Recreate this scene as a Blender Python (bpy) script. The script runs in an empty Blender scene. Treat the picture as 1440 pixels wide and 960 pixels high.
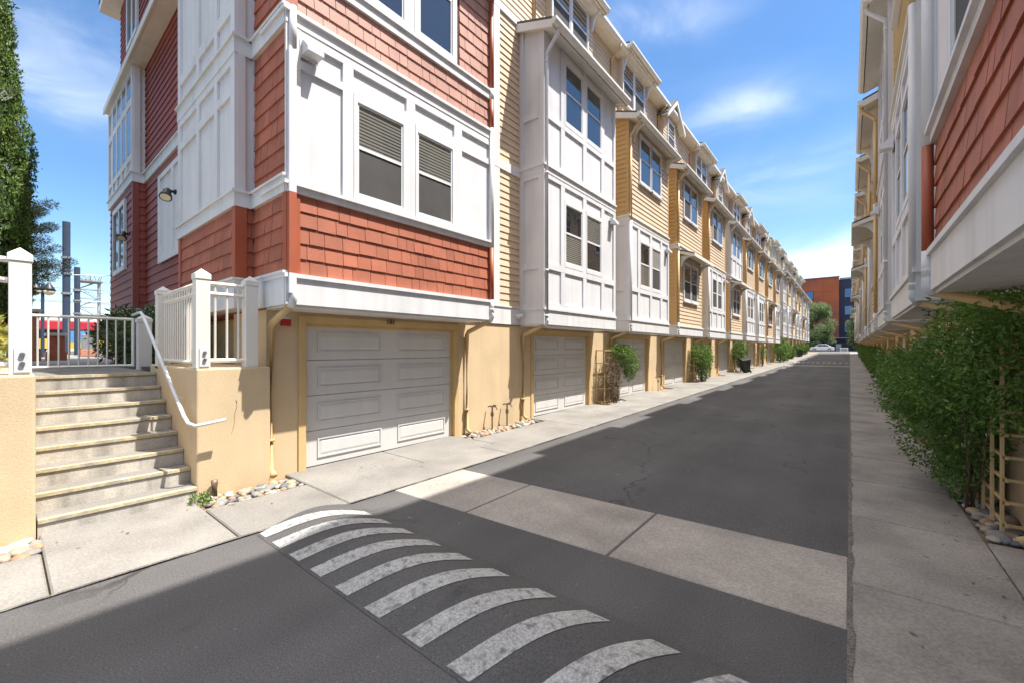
import bpy, bmesh, math, random
import numpy as np
from mathutils import Vector, Matrix
R = math.radians
random.seed(7)
SC = bpy.context.scene
COL = SC.collection

# ------------------------------------------------------------------ materials
def gz(y):
    """height of the ground along the alley (it climbs gently away from the camera)"""
    pts = [(-1e4, 0), (4, 0), (20, .14), (48, .36), (96, 1.1), (1e5, 1.1)]
    for (a, za), (b, zb) in zip(pts, pts[1:]):
        if a <= y <= b:
            return za + (zb - za) * (y - a) / (b - a)
    return 0

def mat(name, col, rough=.6, var=.08, scale=3.0, bump=.0, bscale=60., island=0., grime=0., streak=0.,
        spec=.5, metal=0., speck=0., speckscale=200., blotch=None):
    m = bpy.data.materials.new(name); m.use_nodes = True
    nt = m.node_tree; N = nt.nodes; L = nt.links
    b = N['Principled BSDF']
    geo = N.new('ShaderNodeNewGeometry')
    def noise(sc, det=4, stretch=None):
        n = N.new('ShaderNodeTexNoise'); n.inputs['Scale'].default_value = sc; n.inputs['Detail'].default_value = det
        if stretch:
            v = N.new('ShaderNodeVectorMath'); v.operation = 'MULTIPLY'; v.inputs[1].default_value = stretch
            L.new(geo.outputs['Position'], v.inputs[0]); L.new(v.outputs[0], n.inputs['Vector'])
        else:
            L.new(geo.outputs['Position'], n.inputs['Vector'])
        return n.outputs['Fac']
    def math_(op, a, bb):
        n = N.new('ShaderNodeMath'); n.operation = op
        for i, x in enumerate((a, bb)):
            if hasattr(x, 'links'): L.new(x, n.inputs[i])
            else: n.inputs[i].default_value = x
        return n.outputs[0]
    def ramp(x, lo, hi, a, c):
        n = N.new('ShaderNodeMapRange'); n.inputs['From Min'].default_value = lo; n.inputs['From Max'].default_value = hi
        n.inputs['To Min'].default_value = a; n.inputs['To Max'].default_value = c; L.new(x, n.inputs['Value']); return n.outputs[0]
    f = ramp(noise(scale, 5), .3, .7, 1 - var, 1 + var)
    if island: f = math_('MULTIPLY', f, ramp(geo.outputs['Random Per Island'], 0, 1, 1 - island, 1 + island))
    if streak: f = math_('MULTIPLY', f, ramp(noise(1., 4, (6, 6, .35)), .45, .75, 1, 1 - streak))
    if grime: f = math_('MULTIPLY', f, ramp(noise(.9, 8), .5, .72, 1, 1 - grime))
    if speck: f = math_('MULTIPLY', f, ramp(noise(speckscale, 2), .35, .65, 1 - speck, 1 + speck))
    mix = N.new('ShaderNodeVectorMath'); mix.operation = 'SCALE'
    if blotch:
        mc = N.new('ShaderNodeMix'); mc.data_type = 'RGBA'
        L.new(ramp(noise(blotch[1], 6), blotch[2], blotch[3], 0, 1), mc.inputs[0])
        mc.inputs[6].default_value = (*col, 1); mc.inputs[7].default_value = (*blotch[0], 1)
        L.new(mc.outputs[2], mix.inputs[0])
    else:
        mix.inputs[0].default_value = col
    L.new(f, mix.inputs['Scale'])
    L.new(mix.outputs[0], b.inputs['Base Color'])
    b.inputs['Roughness'].default_value = rough; b.inputs['Metallic'].default_value = metal
    b.inputs['Specular IOR Level'].default_value = spec
    if bump:
        bp = N.new('ShaderNodeBump'); bp.inputs['Strength'].default_value = bump; bp.inputs['Distance'].default_value = .01
        L.new(noise(bscale, 3), bp.inputs['Height']); L.new(bp.outputs[0], b.inputs['Normal'])
    return m

def asphalt_mat(name, col):
    """asphalt with coarse aggregate, tyre-worn bands along the alley, stains and hairline cracks"""
    m = mat(name, col, .9, .10, .7, .6, 95, speck=.24, speckscale=85, blotch=(tuple(c * 1.35 for c in col), .45, .45, .72), streak=0)
    nt = m.node_tree; N = nt.nodes; L = nt.links; b = N['Principled BSDF']; src = b.inputs['Base Color'].links[0].from_socket
    geo = N.new('ShaderNodeNewGeometry')
    def nz(sc, st, det=3):
        v = N.new('ShaderNodeVectorMath'); v.operation = 'MULTIPLY'; v.inputs[1].default_value = st; L.new(geo.outputs['Position'], v.inputs[0])
        n = N.new('ShaderNodeTexNoise'); n.inputs['Scale'].default_value = sc; n.inputs['Detail'].default_value = det; L.new(v.outputs[0], n.inputs['Vector']); return n.outputs['Fac'], n.outputs['Color']
    def rng(x, a, c, lo, hi):
        n = N.new('ShaderNodeMapRange'); n.inputs['From Min'].default_value = a; n.inputs['From Max'].default_value = c; n.inputs['To Min'].default_value = lo; n.inputs['To Max'].default_value = hi; L.new(x, n.inputs['Value']); return n.outputs[0]
    def mul(a, c):
        n = N.new('ShaderNodeMath'); n.operation = 'MULTIPLY'; L.new(a, n.inputs[0]); L.new(c, n.inputs[1]); return n.outputs[0]
    tyre = rng(nz(1., (1.6, .12, 1))[0], .35, .65, .90, 1.12)
    oil = rng(nz(2.2, (1, .8, 1), 5)[0], .64, .74, 1, .72)
    chips = rng(nz(26., (1, 1, 1), 1)[0], .72, .78, 1, 1.5)
    # cracks: edges of a warped cell pattern, thinned out by a mask
    wv = N.new('ShaderNodeVectorMath'); wv.operation = 'MULTIPLY_ADD'; L.new(nz(1.7, (1, 1, 1), 5)[1], wv.inputs[0]); wv.inputs[1].default_value = (.9, .9, 0); L.new(geo.outputs['Position'], wv.inputs[2])
    vo = N.new('ShaderNodeTexVoronoi'); vo.feature = 'DISTANCE_TO_EDGE'; vo.inputs['Scale'].default_value = .33; L.new(wv.outputs[0], vo.inputs['Vector'])
    cr = rng(vo.outputs['Distance'], .002, .006, .45, 1.)
    msk = rng(nz(.5, (1, 1, 1), 2)[0], .50, .60, 0, 1)
    mx = N.new('ShaderNodeMix'); mx.data_type = 'FLOAT'; L.new(msk, mx.inputs[0]); mx.inputs[2].default_value = 1.; L.new(cr, mx.inputs[3])
    f = mul(mul(tyre, oil), mul(chips, mx.outputs[0]))
    s = N.new('ShaderNodeVectorMath'); s.operation = 'SCALE'; L.new(src, s.inputs[0]); L.new(f, s.inputs['Scale']); L.new(s.outputs[0], b.inputs['Base Color'])
    return m

def glass_mat(name, base, blinds=0., rough=.02, ior=2.1, tint=1.0):
    m = bpy.data.materials.new(name); m.use_nodes = True
    N = m.node_tree.nodes; L = m.node_tree.links; b = N['Principled BSDF']
    b.inputs['Base Color'].default_value = (*base, 1); b.inputs['Roughness'].default_value = rough; b.inputs['IOR'].default_value = ior
    geo = N.new('ShaderNodeNewGeometry')
    if blinds:
        sp = N.new('ShaderNodeSeparateXYZ'); L.new(geo.outputs['Position'], sp.inputs[0])
        md = N.new('ShaderNodeMath'); md.operation = 'PINGPONG'; md.inputs[1].default_value = .024; L.new(sp.outputs['Z'], md.inputs[0])
        mr = N.new('ShaderNodeMapRange'); mr.inputs['From Min'].default_value = .006; mr.inputs['From Max'].default_value = .012
        L.new(md.outputs[0], mr.inputs['Value'])
        mx = N.new('ShaderNodeMix'); mx.data_type = 'RGBA'; L.new(mr.outputs[0], mx.inputs[0])
        mx.inputs[6].default_value = (*base, 1); mx.inputs[7].default_value = (blinds, blinds * .98, blinds * .88, 1)
        L.new(mx.outputs[2], b.inputs['Base Color'])
    n = N.new('ShaderNodeTexNoise'); n.inputs['Scale'].default_value = 1.3; n.inputs['Detail'].default_value = 1; L.new(geo.outputs['Position'], n.inputs['Vector'])
    bp = N.new('ShaderNodeBump'); bp.inputs['Strength'].default_value = .10; bp.inputs['Distance'].default_value = .05
    L.new(n.outputs['Fac'], bp.inputs['Height']); L.new(bp.outputs[0], b.inputs['Normal'])
    return m

M = dict(
 white=mat('white_paint', (.69, .69, .70), .5, .04, 2.5, .08, 40, streak=.13, grime=.05),
 panel=mat('white_panel_paint', (.67, .67, .69), .6, .04, 1.5, .08, 30, streak=.12, grime=.08),
 cream_trim=mat('soft_white_trim', (.74, .71, .65), .5, .04, 2, .04, 40, streak=.10),
 siding=mat('cream_lap_siding', (.615, .475, .335), .6, .05, 1.4, .06, 50, island=.035),
 siding_pale=mat('pale_cream_lap_siding', (.74, .62, .42), .6, .05, 1.4, .06, 50, island=.035),
 ochre=mat('ochre_lap_siding', (.58, .37, .15), .6, .05, 1.4, .05, 50, island=.03),
 ochre_trim=mat('ochre_trim_paint', (.60, .42, .20), .5, .06, 3, .04, 40, streak=.1),
 red=mat('red_shingle_paint', (.385, .122, .068), .65, .10, 2.5, .25, 60, island=.11, grime=.14, streak=.10),
 red_fade=mat('faded_red_shingle_paint', (.47, .245, .19), .65, .09, 2.5, .25, 60, island=.09, grime=.12, streak=.10),
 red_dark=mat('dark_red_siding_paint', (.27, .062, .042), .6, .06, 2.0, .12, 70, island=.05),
 red_trim=mat('red_trim_paint', (.38, .095, .045), .5, .05, 3, .04, 40),
 red_gap=mat('shingle_gap', (.10, .028, .018), .8, .1),
 stucco=mat('ochre_stucco', (.66, .45, .21), .85, .06, 1.2, .35, 130, streak=.06, grime=.09),
 stucco_lt=mat('cream_stucco', (.61, .465, .29), .85, .07, 1.4, .28, 90, streak=.06, grime=.13, speck=.05, speckscale=60),
 door=mat('garage_door_paint', (.62, .605, .59), .45, .03, 2, .03, 80, streak=.05),
 asphalt=asphalt_mat('asphalt', (.080, .0765, .076)),
 asphalt2=asphalt_mat('asphalt_bump', (.072, .069, .068)),
 paint=mat('worn_road_paint', (.36, .355, .345), .8, .12, 6, .4, 120, speck=.30, speckscale=80, blotch=((.15, .147, .143), 20., .52, .68)),
 concrete=mat('concrete', (.225, .211, .192), .85, .14, 1.6, .4, 90, grime=.22, speck=.13, speckscale=55, island=.06, blotch=((.19, .178, .162), .7, .5, .75)),
 concrete_dk=mat('weathered_concrete', (.33, .295, .26), .85, .15, 1.7, .45, 90, grime=.26, speck=.16, speckscale=55, island=.06, blotch=((.245, .215, .19), .8, .5, .75)),
 walk_dk=mat('stained_pavement', (.275, .25, .225), .85, .2, 1.1, .45, 90, grime=.3, speck=.16, speckscale=55, island=.07, blotch=((.20, .18, .165), 1.3, .48, .70)),
 riser=mat('stained_step_concrete', (.52, .48, .42), .85, .14, 5, .4, 90, streak=.55, grime=.4, speck=.1, speckscale=60),
 nosing=mat('yellow_nosing_paint', (.47, .40, .26), .75, .2, 9, .3, 70, grime=.3, speck=.12, speckscale=50, blotch=((.36, .32, .26), 5., .5, .62)),
 dirt=mat('dirt', (.10, .075, .055), .95, .3, 6, .6, 60),
 grimy=mat('edge_grime', (.13, .12, .105), .95, .25, 9, .5, 70, speck=.4, speckscale=60),
 joint=mat('joint_filler', (.24, .175, .12), .95, .2, 6),
 roof=mat('roof_shingles', (.10, .095, .09), .9, .2, 8, .4, 60),
 iron=mat('black_metal', (.02, .02, .022), .45, .1, 4),
 grey_metal=mat('grey_metal', (.30, .31, .33), .45, .1, 4, metal=.3),
 brass=mat('aged_brass_pipe', (.20, .15, .10), .55, .2, 20, metal=.4),
 bolt=mat('bolt_steel', (.18, .18, .18), .5, .1, 20, metal=.6),
 bin=mat('dark_bin_plastic', (.018, .022, .022), .5, .15, 5),
 navy=mat('dark_blue_steel', (.035, .05, .085), .55, .15, 3),
 brick=mat('brick', (.48, .20, .12), .85, .18, 9, .3, 50),
 alarmred=mat('red_plastic', (.40, .02, .02), .4, .05, 4),
 screen=mat('insect_screen', (.055, .052, .050), .75, .15, 2.5),
 glass=glass_mat('window_glass', (.012, .016, .022)),
 blinds=glass_mat('window_glass_over_blinds', (.02, .022, .022), .20, ior=1.7),
 shades=glass_mat('window_glass_over_closed_blinds', (.16, .16, .15), .34, ior=1.7),
 lamp=mat('lamp_lens', (.75, .70, .50), .3, .05, 4),
 wood=mat('bark', (.13, .09, .06), .9, .25, 12, .6, 40),
 trellis=mat('tan_trellis_paint', (.60, .42, .20), .6, .1, 8),
)
def leaf_mat(name, a, b, trans=.25):
    m = bpy.data.materials.new(name); m.use_nodes = True
    N = m.node_tree.nodes; L = m.node_tree.links; p = N['Principled BSDF']
    g = N.new('ShaderNodeNewGeometry'); n = N.new('ShaderNodeTexNoise'); n.inputs['Scale'].default_value = 2.2; n.inputs['Detail'].default_value = 3
    L.new(g.outputs['Position'], n.inputs['Vector'])
    add = N.new('ShaderNodeMath'); add.operation = 'MULTIPLY_ADD'; L.new(g.outputs['Random Per Island'], add.inputs[0]); add.inputs[1].default_value = .7
    mm = N.new('ShaderNodeMath'); mm.operation = 'SUBTRACT'; L.new(n.outputs['Fac'], mm.inputs[0]); mm.inputs[1].default_value = .35
    L.new(mm.outputs[0], add.inputs[2])
    mx = N.new('ShaderNodeMix'); mx.data_type = 'RGBA'; mx.clamp_factor = True; L.new(add.outputs[0], mx.inputs[0])
    mx.inputs[6].default_value = (*a, 1); mx.inputs[7].default_value = (*b, 1)
    L.new(mx.outputs[2], p.inputs['Base Color']); p.inputs['Roughness'].default_value = .5; p.inputs['Specular IOR Level'].default_value = .35
    tr = N.new('ShaderNodeBsdfTranslucent'); L.new(mx.outputs[2], tr.inputs['Color'])
    ms = N.new('ShaderNodeMixShader'); ms.inputs[0].default_value = trans
    L.new(p.outputs[0], ms.inputs[1]); L.new(tr.outputs[0], ms.inputs[2]); L.new(ms.outputs[0], N['Material Output'].inputs['Surface'])
    return m
M['leaf'] = leaf_mat('vine_leaf', (.04, .10, .018), (.20, .34, .065), .35)
M['leaf_lit'] = leaf_mat('trellis_shrub_leaf', (.05, .115, .018), (.18, .29, .05))
M['cypress'] = leaf_mat('cypress_leaf', (.045, .105, .02), (.20, .29, .06), .2)
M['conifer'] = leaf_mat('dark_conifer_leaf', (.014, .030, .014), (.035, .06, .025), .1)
M['tree'] = leaf_mat('street_tree_leaf', (.07, .12, .04), (.30, .38, .17), .3)
M['dry'] = leaf_mat('dry_twig', (.14, .10, .06), (.34, .27, .17), .1)
M['hedge'] = leaf_mat('bed_shrub_leaf', (.04, .075, .02), (.14, .16, .05))
M['yellowleaf'] = leaf_mat('yellow_leaf', (.14, .15, .03), (.34, .33, .06))

# ------------------------------------------------------------------ mesh builder
class MB:
    def __init__(s): s.v = []; s.f = []
    def quad(s, *p):
        i = len(s.v); s.v += [tuple(q) for q in p]; s.f.append(tuple(range(i, i + len(p))))
    def box(s, x0, x1, y0, y1, z0, z1):
        if x0 > x1: x0, x1 = x1, x0
        if y0 > y1: y0, y1 = y1, y0
        if z0 > z1: z0, z1 = z1, z0
        i = len(s.v)
        s.v += [(x0,y0,z0),(x1,y0,z0),(x1,y1,z0),(x0,y1,z0),(x0,y0,z1),(x1,y0,z1),(x1,y1,z1),(x0,y1,z1)]
        s.f += [(i,i+3,i+2,i+1),(i+4,i+5,i+6,i+7),(i,i+1,i+5,i+4),(i+1,i+2,i+6,i+5),(i+2,i+3,i+7,i+6),(i+3,i,i+4,i+7)]
        return s
    def prism(s, poly, axis, a, b):
        """poly: 2-D outline in the two other axes (xyz order), extruded along axis from a to b"""
        def P(u, v, w): return {'x': (w, u, v), 'y': (u, w, v), 'z': (u, v, w)}[axis]
        n = len(poly); i = len(s.v)
        s.v += [P(u, v, a) for u, v in poly] + [P(u, v, b) for u, v in poly]
        s.f.append(tuple(range(i + n - 1, i - 1, -1))); s.f.append(tuple(range(i + n, i + 2 * n)))
        for k in range(n): s.f.append((i + k, i + (k + 1) % n, i + n + (k + 1) % n, i + n + k))
        return s
    def tube(s, path, r, n=10, cap=True):
        path = [Vector(p) for p in path]; rs = r if isinstance(r, (list, tuple)) else [r] * len(path)
        i0 = len(s.v); up = Vector((0, 0, 1))
        for k, p in enumerate(path):
            t = (path[min(k + 1, len(path) - 1)] - path[max(k - 1, 0)]).normalized()
            a = t.cross(up)
            if a.length < 1e-3: a = t.cross(Vector((0, 1, 0)))
            a.normalize(); b = t.cross(a)
            # widen at mitres so that the pipe keeps its width round a bend
            for j in range(n):
                th = 2 * math.pi * j / n
                s.v.append(tuple(p + (a * math.cos(th) + b * math.sin(th)) * rs[k]))
        for k in range(len(path) - 1):
            for j in range(n):
                a = i0 + k * n + j; b = i0 + k * n + (j + 1) % n
                s.f.append((a, b, b + n, a + n))
        if cap:
            s.f.append(tuple(range(i0 + n - 1, i0 - 1, -1))); e = i0 + (len(path) - 1) * n; s.f.append(tuple(range(e, e + n)))
        return s
    def sqtube(s, path, w):
        return s.tube(path, w * .62, 4)
    def lathe(s, prof, c=(0, 0, 0), n=16):
        i0 = len(s.v)
        for r, z in prof:
            for j in range(n):
                th = 2 * math.pi * j / n; s.v.append((c[0] + r * math.cos(th), c[1] + r * math.sin(th), c[2] + z))
        for k in range(len(prof) - 1):
            for j in range(n):
                a = i0 + k * n + j; b = i0 + k * n + (j + 1) % n; s.f.append((a, b, b + n, a + n))
        s.f.append(tuple(range(i0 + n - 1, i0 - 1, -1))); e = i0 + (len(prof) - 1) * n; s.f.append(tuple(range(e, e + n)))
        return s
    def lap(s, a, b, n, z0, z1, e=.15, th=.02):
        """lap siding between plan points a and b, facing n"""
        k = max(1, round((z1 - z0) / e)); h = (z1 - z0) / k
        for i in range(k):
            p = z0 + i * h; q = p + h
            def P(c, o, z): return (c[0] + n[0] * o, c[1] + n[1] * o, z)
            s.quad(P(a, th, p), P(b, th, p), P(b, .001, q), P(a, .001, q))
            s.quad(P(a, 0, p), P(b, 0, p), P(b, th, p), P(a, th, p))
        return s
    def shingles(s, a, b, n, z0, z1, e=.196, th=.021, wmin=.13, wmax=.30):
        k = max(1, round((z1 - z0) / e)); h = (z1 - z0) / k
        A = Vector((a[0], a[1])); B = Vector((b[0], b[1])); Ln = (B - A).length; D = (B - A) / Ln
        for i in range(k):
            p = z0 + i * h; q = p + h; t = -random.uniform(0, .1)
            while t < Ln:
                w = random.uniform(wmin, wmax); t0 = max(t, 0) + .0035; t1 = min(t + w, Ln) - .0035; t += w
                if t1 - t0 < .01: continue
                dz = random.uniform(-.004, .004); o = th + random.uniform(-.003, .003)
                def P(tt, oo, z): c = A + D * tt; return (c.x + n[0] * oo, c.y + n[1] * oo, z)
                i0 = len(s.v)
                s.v += [P(t0, o, p + dz), P(t1, o, p + dz), P(t1, .004, q), P(t0, .004, q), P(t0, 0, p + dz), P(t1, 0, p + dz), P(t0, 0, q), P(t1, 0, q)]
                s.f += [(i0, i0+1, i0+2, i0+3), (i0+4, i0+5, i0+1, i0), (i0+4, i0, i0+3, i0+6), (i0+1, i0+5, i0+7, i0+2)]
        return s

def link(name, mb, m, parent=None, smooth=False, bevel=0, loc=None):
    me = bpy.data.meshes.new(name); me.from_pydata(mb.v, [], mb.f); me.update()
    me.materials.append(M[m] if isinstance(m, str) else m)
    o = bpy.data.objects.new(name, me); COL.objects.link(o)
    if parent: o.parent = parent
    if loc: o.location = loc
    if smooth: me.polygons.foreach_set('use_smooth', [True] * len(me.polygons))
    if bevel:
        b = o.modifiers.new('edge', 'BEVEL'); b.width = bevel; b.segments = 2; b.limit_method = 'ANGLE'; b.angle_limit = R(40)
    return o
def tag(o, label=None, cat=None, group=None, kind=None):
    if label: o['label'] = label
    if cat: o['category'] = cat
    if group: o['group'] = group
    if kind: o['kind'] = kind
    return o
def thing(name, loc, label, cat, group=None, rz=0):
    o = bpy.data.objects.new(name, None); COL.objects.link(o); o.location = loc; o.rotation_euler.z = rz
    o.empty_display_size = .2
    return tag(o, label, cat, group)
def struct(name, mb, m, smooth=False, bevel=0):
    return tag(link(name, mb, m, None, smooth, bevel), kind='structure')
def copy_tree(o, parent=None):
    c = o.copy(); COL.objects.link(c)
    if parent: c.parent = parent
    for ch in list(o.children): copy_tree(ch, c)
    return c

def leaves(centres, n, size, shape='leaf', up=0., rng=None, droop=0., aspect=.38):
    """n leaf faces in a union of ellipsoids (cx,cy,cz,rx,ry,rz), densest near the surface; every leaf an island"""
    rng = rng or np.random.default_rng(1)
    C = np.array(centres, float); vol = np.prod(C[:, 3:], axis=1) ** .67; pick = rng.choice(len(C), n, p=vol / vol.sum())
    d = rng.normal(size=(n, 3)); d /= np.linalg.norm(d, axis=1)[:, None]
    rad = (1 - np.abs(rng.normal(0, .22, n))).clip(.15, 1.12)
    # broken outline
    ph = rng.uniform(0, 6.28, 3)
    wob = 1 + .13 * np.sin(d[:, 0] * 5 + d[:, 2] * 4 + ph[0] + pick) + .10 * np.sin(d[:, 1] * 8 - d[:, 2] * 7 + ph[1] + 2 * pick)
    p = C[pick, :3] + d * (rad * wob)[:, None] * C[pick, 3:]
    t = rng.normal(size=(n, 3)) + d * .8; t[:, 2] += up - droop; t /= np.linalg.norm(t, axis=1)[:, None]
    s = np.cross(t, rng.normal(size=(n, 3))); s /= np.linalg.norm(s, axis=1)[:, None]
    nn = np.cross(t, s)
    L = size * rng.uniform(.6, 1.3, n)[:, None]; W = L * aspect
    v = np.stack([p, p + t * L * .45 + s * W * .5 + nn * L * .06, p + t * L, p + t * L * .45 - s * W * .5 + nn * L * .06], axis=1).reshape(-1, 3)
    mb = MB(); mb.v = [tuple(x) for x in v.tolist()]; mb.f = [(4*i, 4*i+1, 4*i+2, 4*i+3) for i in range(n)]
    return mb

# ------------------------------------------------------------------ townhouses
PITCH, W, D = 4.54, 3.56, .65
Z_A0, Z_A1, Z_B, Z_C = 2.23, 2.60, 3.58, 5.60
class Fr:
    """frame of one house: d = metres out from the garage wall toward the alley, s = metres along it"""
    def __init__(f, root, sx): f.root, f.sx = root, sx
    def box(f, mb, d0, d1, s0, s1, z0, z1): mb.box(f.sx * d0, f.sx * d1, s0, s1, z0, z1)
    def p(f, d, s, z): return (f.sx * d, s, z)
    def prism(f, mb, poly, s0, s1): mb.prism([(f.sx * d, z) for d, z in poly], 'y', s0, s1)
    def xy(f, d, s): return (f.sx * d, s)

def window(f, d, s0, s1, z0, z1, top='glass', bottom='screen', trim=.07, m='white', sill=True, split=True, inset=False):
    mb = MB(); t = trim; tz = .10 if inset else trim; pr = .0385 if inset else .05; k_ = .7 if inset else 1
    for a in ((s0 - t, s0, z0 - tz, z1 + tz), (s1, s1 + t, z0 - tz, z1 + tz), (s0, s1, z1, z1 + tz), (s0, s1, z0 - tz, z0)):
        f.box(mb, d, d + pr, *a)
    if sill: f.box(mb, d, d + .085, s0 - t - .03, s1 + t + .03, z0 - t - .05, z0 - t)
    zm = z0 + (z1 - z0) * .52; q = .028
    for a in ((s0, s0 + q, z0, z1), (s1 - q, s1, z0, z1), (s0 + q, s1 - q, z0, z0 + q), (s0 + q, s1 - q, z1 - q, z1)):
        f.box(mb, d, d + .032 * k_, *a)
    if split: f.box(mb, d, d + .038 * k_, s0 + q, s1 - q, zm - .022, zm + .022)
    w = link('window', mb, m, f.root)
    if split:
        a = MB(); f.box(a, d + .001, d + .016 * k_, s0 + q, s1 - q, zm + .022, z1 - q); link('pane', a, top, w)
        a = MB(); f.box(a, d + .001, d + .020 * k_, s0 + q, s1 - q, z0 + q, zm - .022); link('screen' if bottom == 'screen' else 'pane', a, bottom, w)
    else:
        a = MB(); f.box(a, d + .001, d + .016, s0 + q, s1 - q, z0 + q, z1 - q); link('pane', a, top, w)
    return w

def bracket(f, d0, d1, s, z1, h, m='white', w=.07):
    """curved knee bracket under an eave"""
    mb = MB(); L = d1 - d0; poly = [(d0, z1), (d1, z1), (d1, z1 - .06)]
    for k in range(1, 6):
        a = k / 6 * math.pi / 2
        poly.append((d0 + .06 + (L - .06) * (1 - math.sin(a)), z1 - .06 - (h - .06) * (1 - math.cos(a)) ))
    poly += [(d0 + .06, z1 - h), (d0, z1 - h)]
    f.prism(mb, poly, s - w / 2, s + w / 2)
    return link('bracket', mb, m, f.root)

def shed_roof(f, d_back, z_back, d_edge, z_edge, s0, s1, parent=None):
    r = MB(); f.prism(r, [(d_back, z_back), (d_edge, z_edge), (d_edge, z_edge + .05), (d_back, z_back + .05)], s0, s1)
    o = link('bay_roof', r, 'roof', parent or f.root)
    g = MB()   # soffit boards, side rakes, gutter
    f.prism(g, [(d_back, z_back - .14), (d_edge - .02, z_edge - .14), (d_edge - .02, z_edge - .012), (d_back, z_back - .012)], s0 + .04, s1 - .04)
    f.prism(g, [(d_back, z_back - .20), (d_edge, z_edge - .17), (d_edge, z_edge - .004), (d_back, z_back - .004)], s0, s0 + .04)
    f.prism(g, [(d_back, z_back - .20), (d_edge, z_edge - .17), (d_edge, z_edge - .004), (d_back, z_back - .004)], s1 - .04, s1)
    link('soffit', g, 'cream_trim', o)
    g = MB(); f.prism(g, [(d_edge, z_edge - .13), (d_edge + .07, z_edge - .12), (d_edge + .11, z_edge - .05), (d_edge + .11, z_edge + .01), (d_edge, z_edge + .01)], s0 - .02, s1 + .02)
    link('gutter', g, 'cream_trim', o)
    return o

def garage_door(f, s0, s1, z0, z1, d=-.085):
    mb = MB(); n = 4; h = (z1 - z0) / n; w = s1 - s0
    for i in range(n):
        a = z0 + i * h
        f.box(mb, d - .04, d, s0, s1, a + .004, a + h - .004)
        for j in range(2):
            c0 = s0 + w * (.06 + .49 * j) + .04; c1 = s0 + w * (.45 + .49 * j)
            p0, p1 = a + h * .22, a + h * .78
            # raised frame moulding with a bevelled field
            for q in ((c0, c1, p0, p0 + .022), (c0, c1, p1 - .022, p1), (c0, c0 + .022, p0 + .022, p1 - .022), (c1 - .022, c1, p0 + .022, p1 - .022)):
                f.box(mb, d, d + .017, *q)
            i0 = len(mb.v); e0, e1 = .03, .065
            for (ss, zz, dd) in ((c0+e0,p0+e0,d+.002),(c1-e0,p0+e0,d+.002),(c1-e0,p1-e0,d+.002),(c0+e0,p1-e0,d+.002),(c0+e1,p0+e1,d+.011),(c1-e1,p0+e1,d+.011),(c1-e1,p1-e1,d+.011),(c0+e1,p1-e1,d+.011)):
                mb.v.append(f.p(dd, ss, zz))
            mb.f += [(i0,i0+1,i0+5,i0+4),(i0+1,i0+2,i0+6,i0+5),(i0+2,i0+3,i0+7,i0+6),(i0+3,i0,i0+4,i0+7),(i0+4,i0+5,i0+6,i0+7)]
    o = link('garage_door', mb, 'door', f.root)
    s = MB(); f.box(s, d - .035, d - .005, s0, s1, z0 - .03, z0 + .004); link('weather_strip', s, 'iron', o)
    return o

def panel_level(f, z0, z1, rails, w=W, cols=(.67, 1.71, 2.70), m='panel', bay=D, skip=None, sides=True):
    """flat white boarded storey of a bay: core, corner boards, rails and battens"""
    mb = MB(); f.box(mb, 0, bay, 0, w, z0, z1)
    t = .038
    zs = [z0] + [r for r in rails] + [z1]
    f.box(mb, bay, bay + t, -t, .12, z0, z1); f.box(mb, bay, bay + t, w - .12, w + .0, z0, z1)
    hr = [(z0, z0 + .11)] + [(r - .07, r + .07) for r in rails] + [(z1 - .11, z1)]
    for a, b in hr: f.box(mb, bay, bay + t - .002, .12, w - .12, a, b)
    for c in cols:
        c *= w / W
        for (a0, a1), (b0, b1) in zip(hr, hr[1:]):
            f.box(mb, bay, bay + t - .004, c, c + .17, a1, b0)
    if sides:
        for a, b in hr: f.box(mb, .12, bay - .12, -t + .002, 0, a, b)
        f.box(mb, .0, .12, -t, 0, z0, z1); f.box(mb, bay - .12, bay, -t, 0, z0, z1)
    return link('panel_wall', mb, m, f.root)

def siding_level(f, z0, z1, w=W, bay=D, m='siding', side='ochre', e=.15):
    c = MB(); f.box(c, 0, bay - .001, .001, w - .001, z0, z1); f.box(c, bay - .001, bay + .018, w - .07, w + .004, z0, z1)
    core = link('corner_board', c, 'ochre_trim' if side == 'ochre' else m, f.root)
    a = MB(); a.lap(f.xy(bay, -.018), f.xy(bay, w - .07), (f.sx, 0), z0, z1, e); link('siding', a, m, f.root)
    a = MB(); a.lap(f.xy(0, 0), f.xy(bay - .0, 0), (0, -1), z0, z1, e); f.box(a, bay - .06, bay + .016, -.018, 0.004, z0, z1); link('side_siding', a, side, f.root)
    return core

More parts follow.
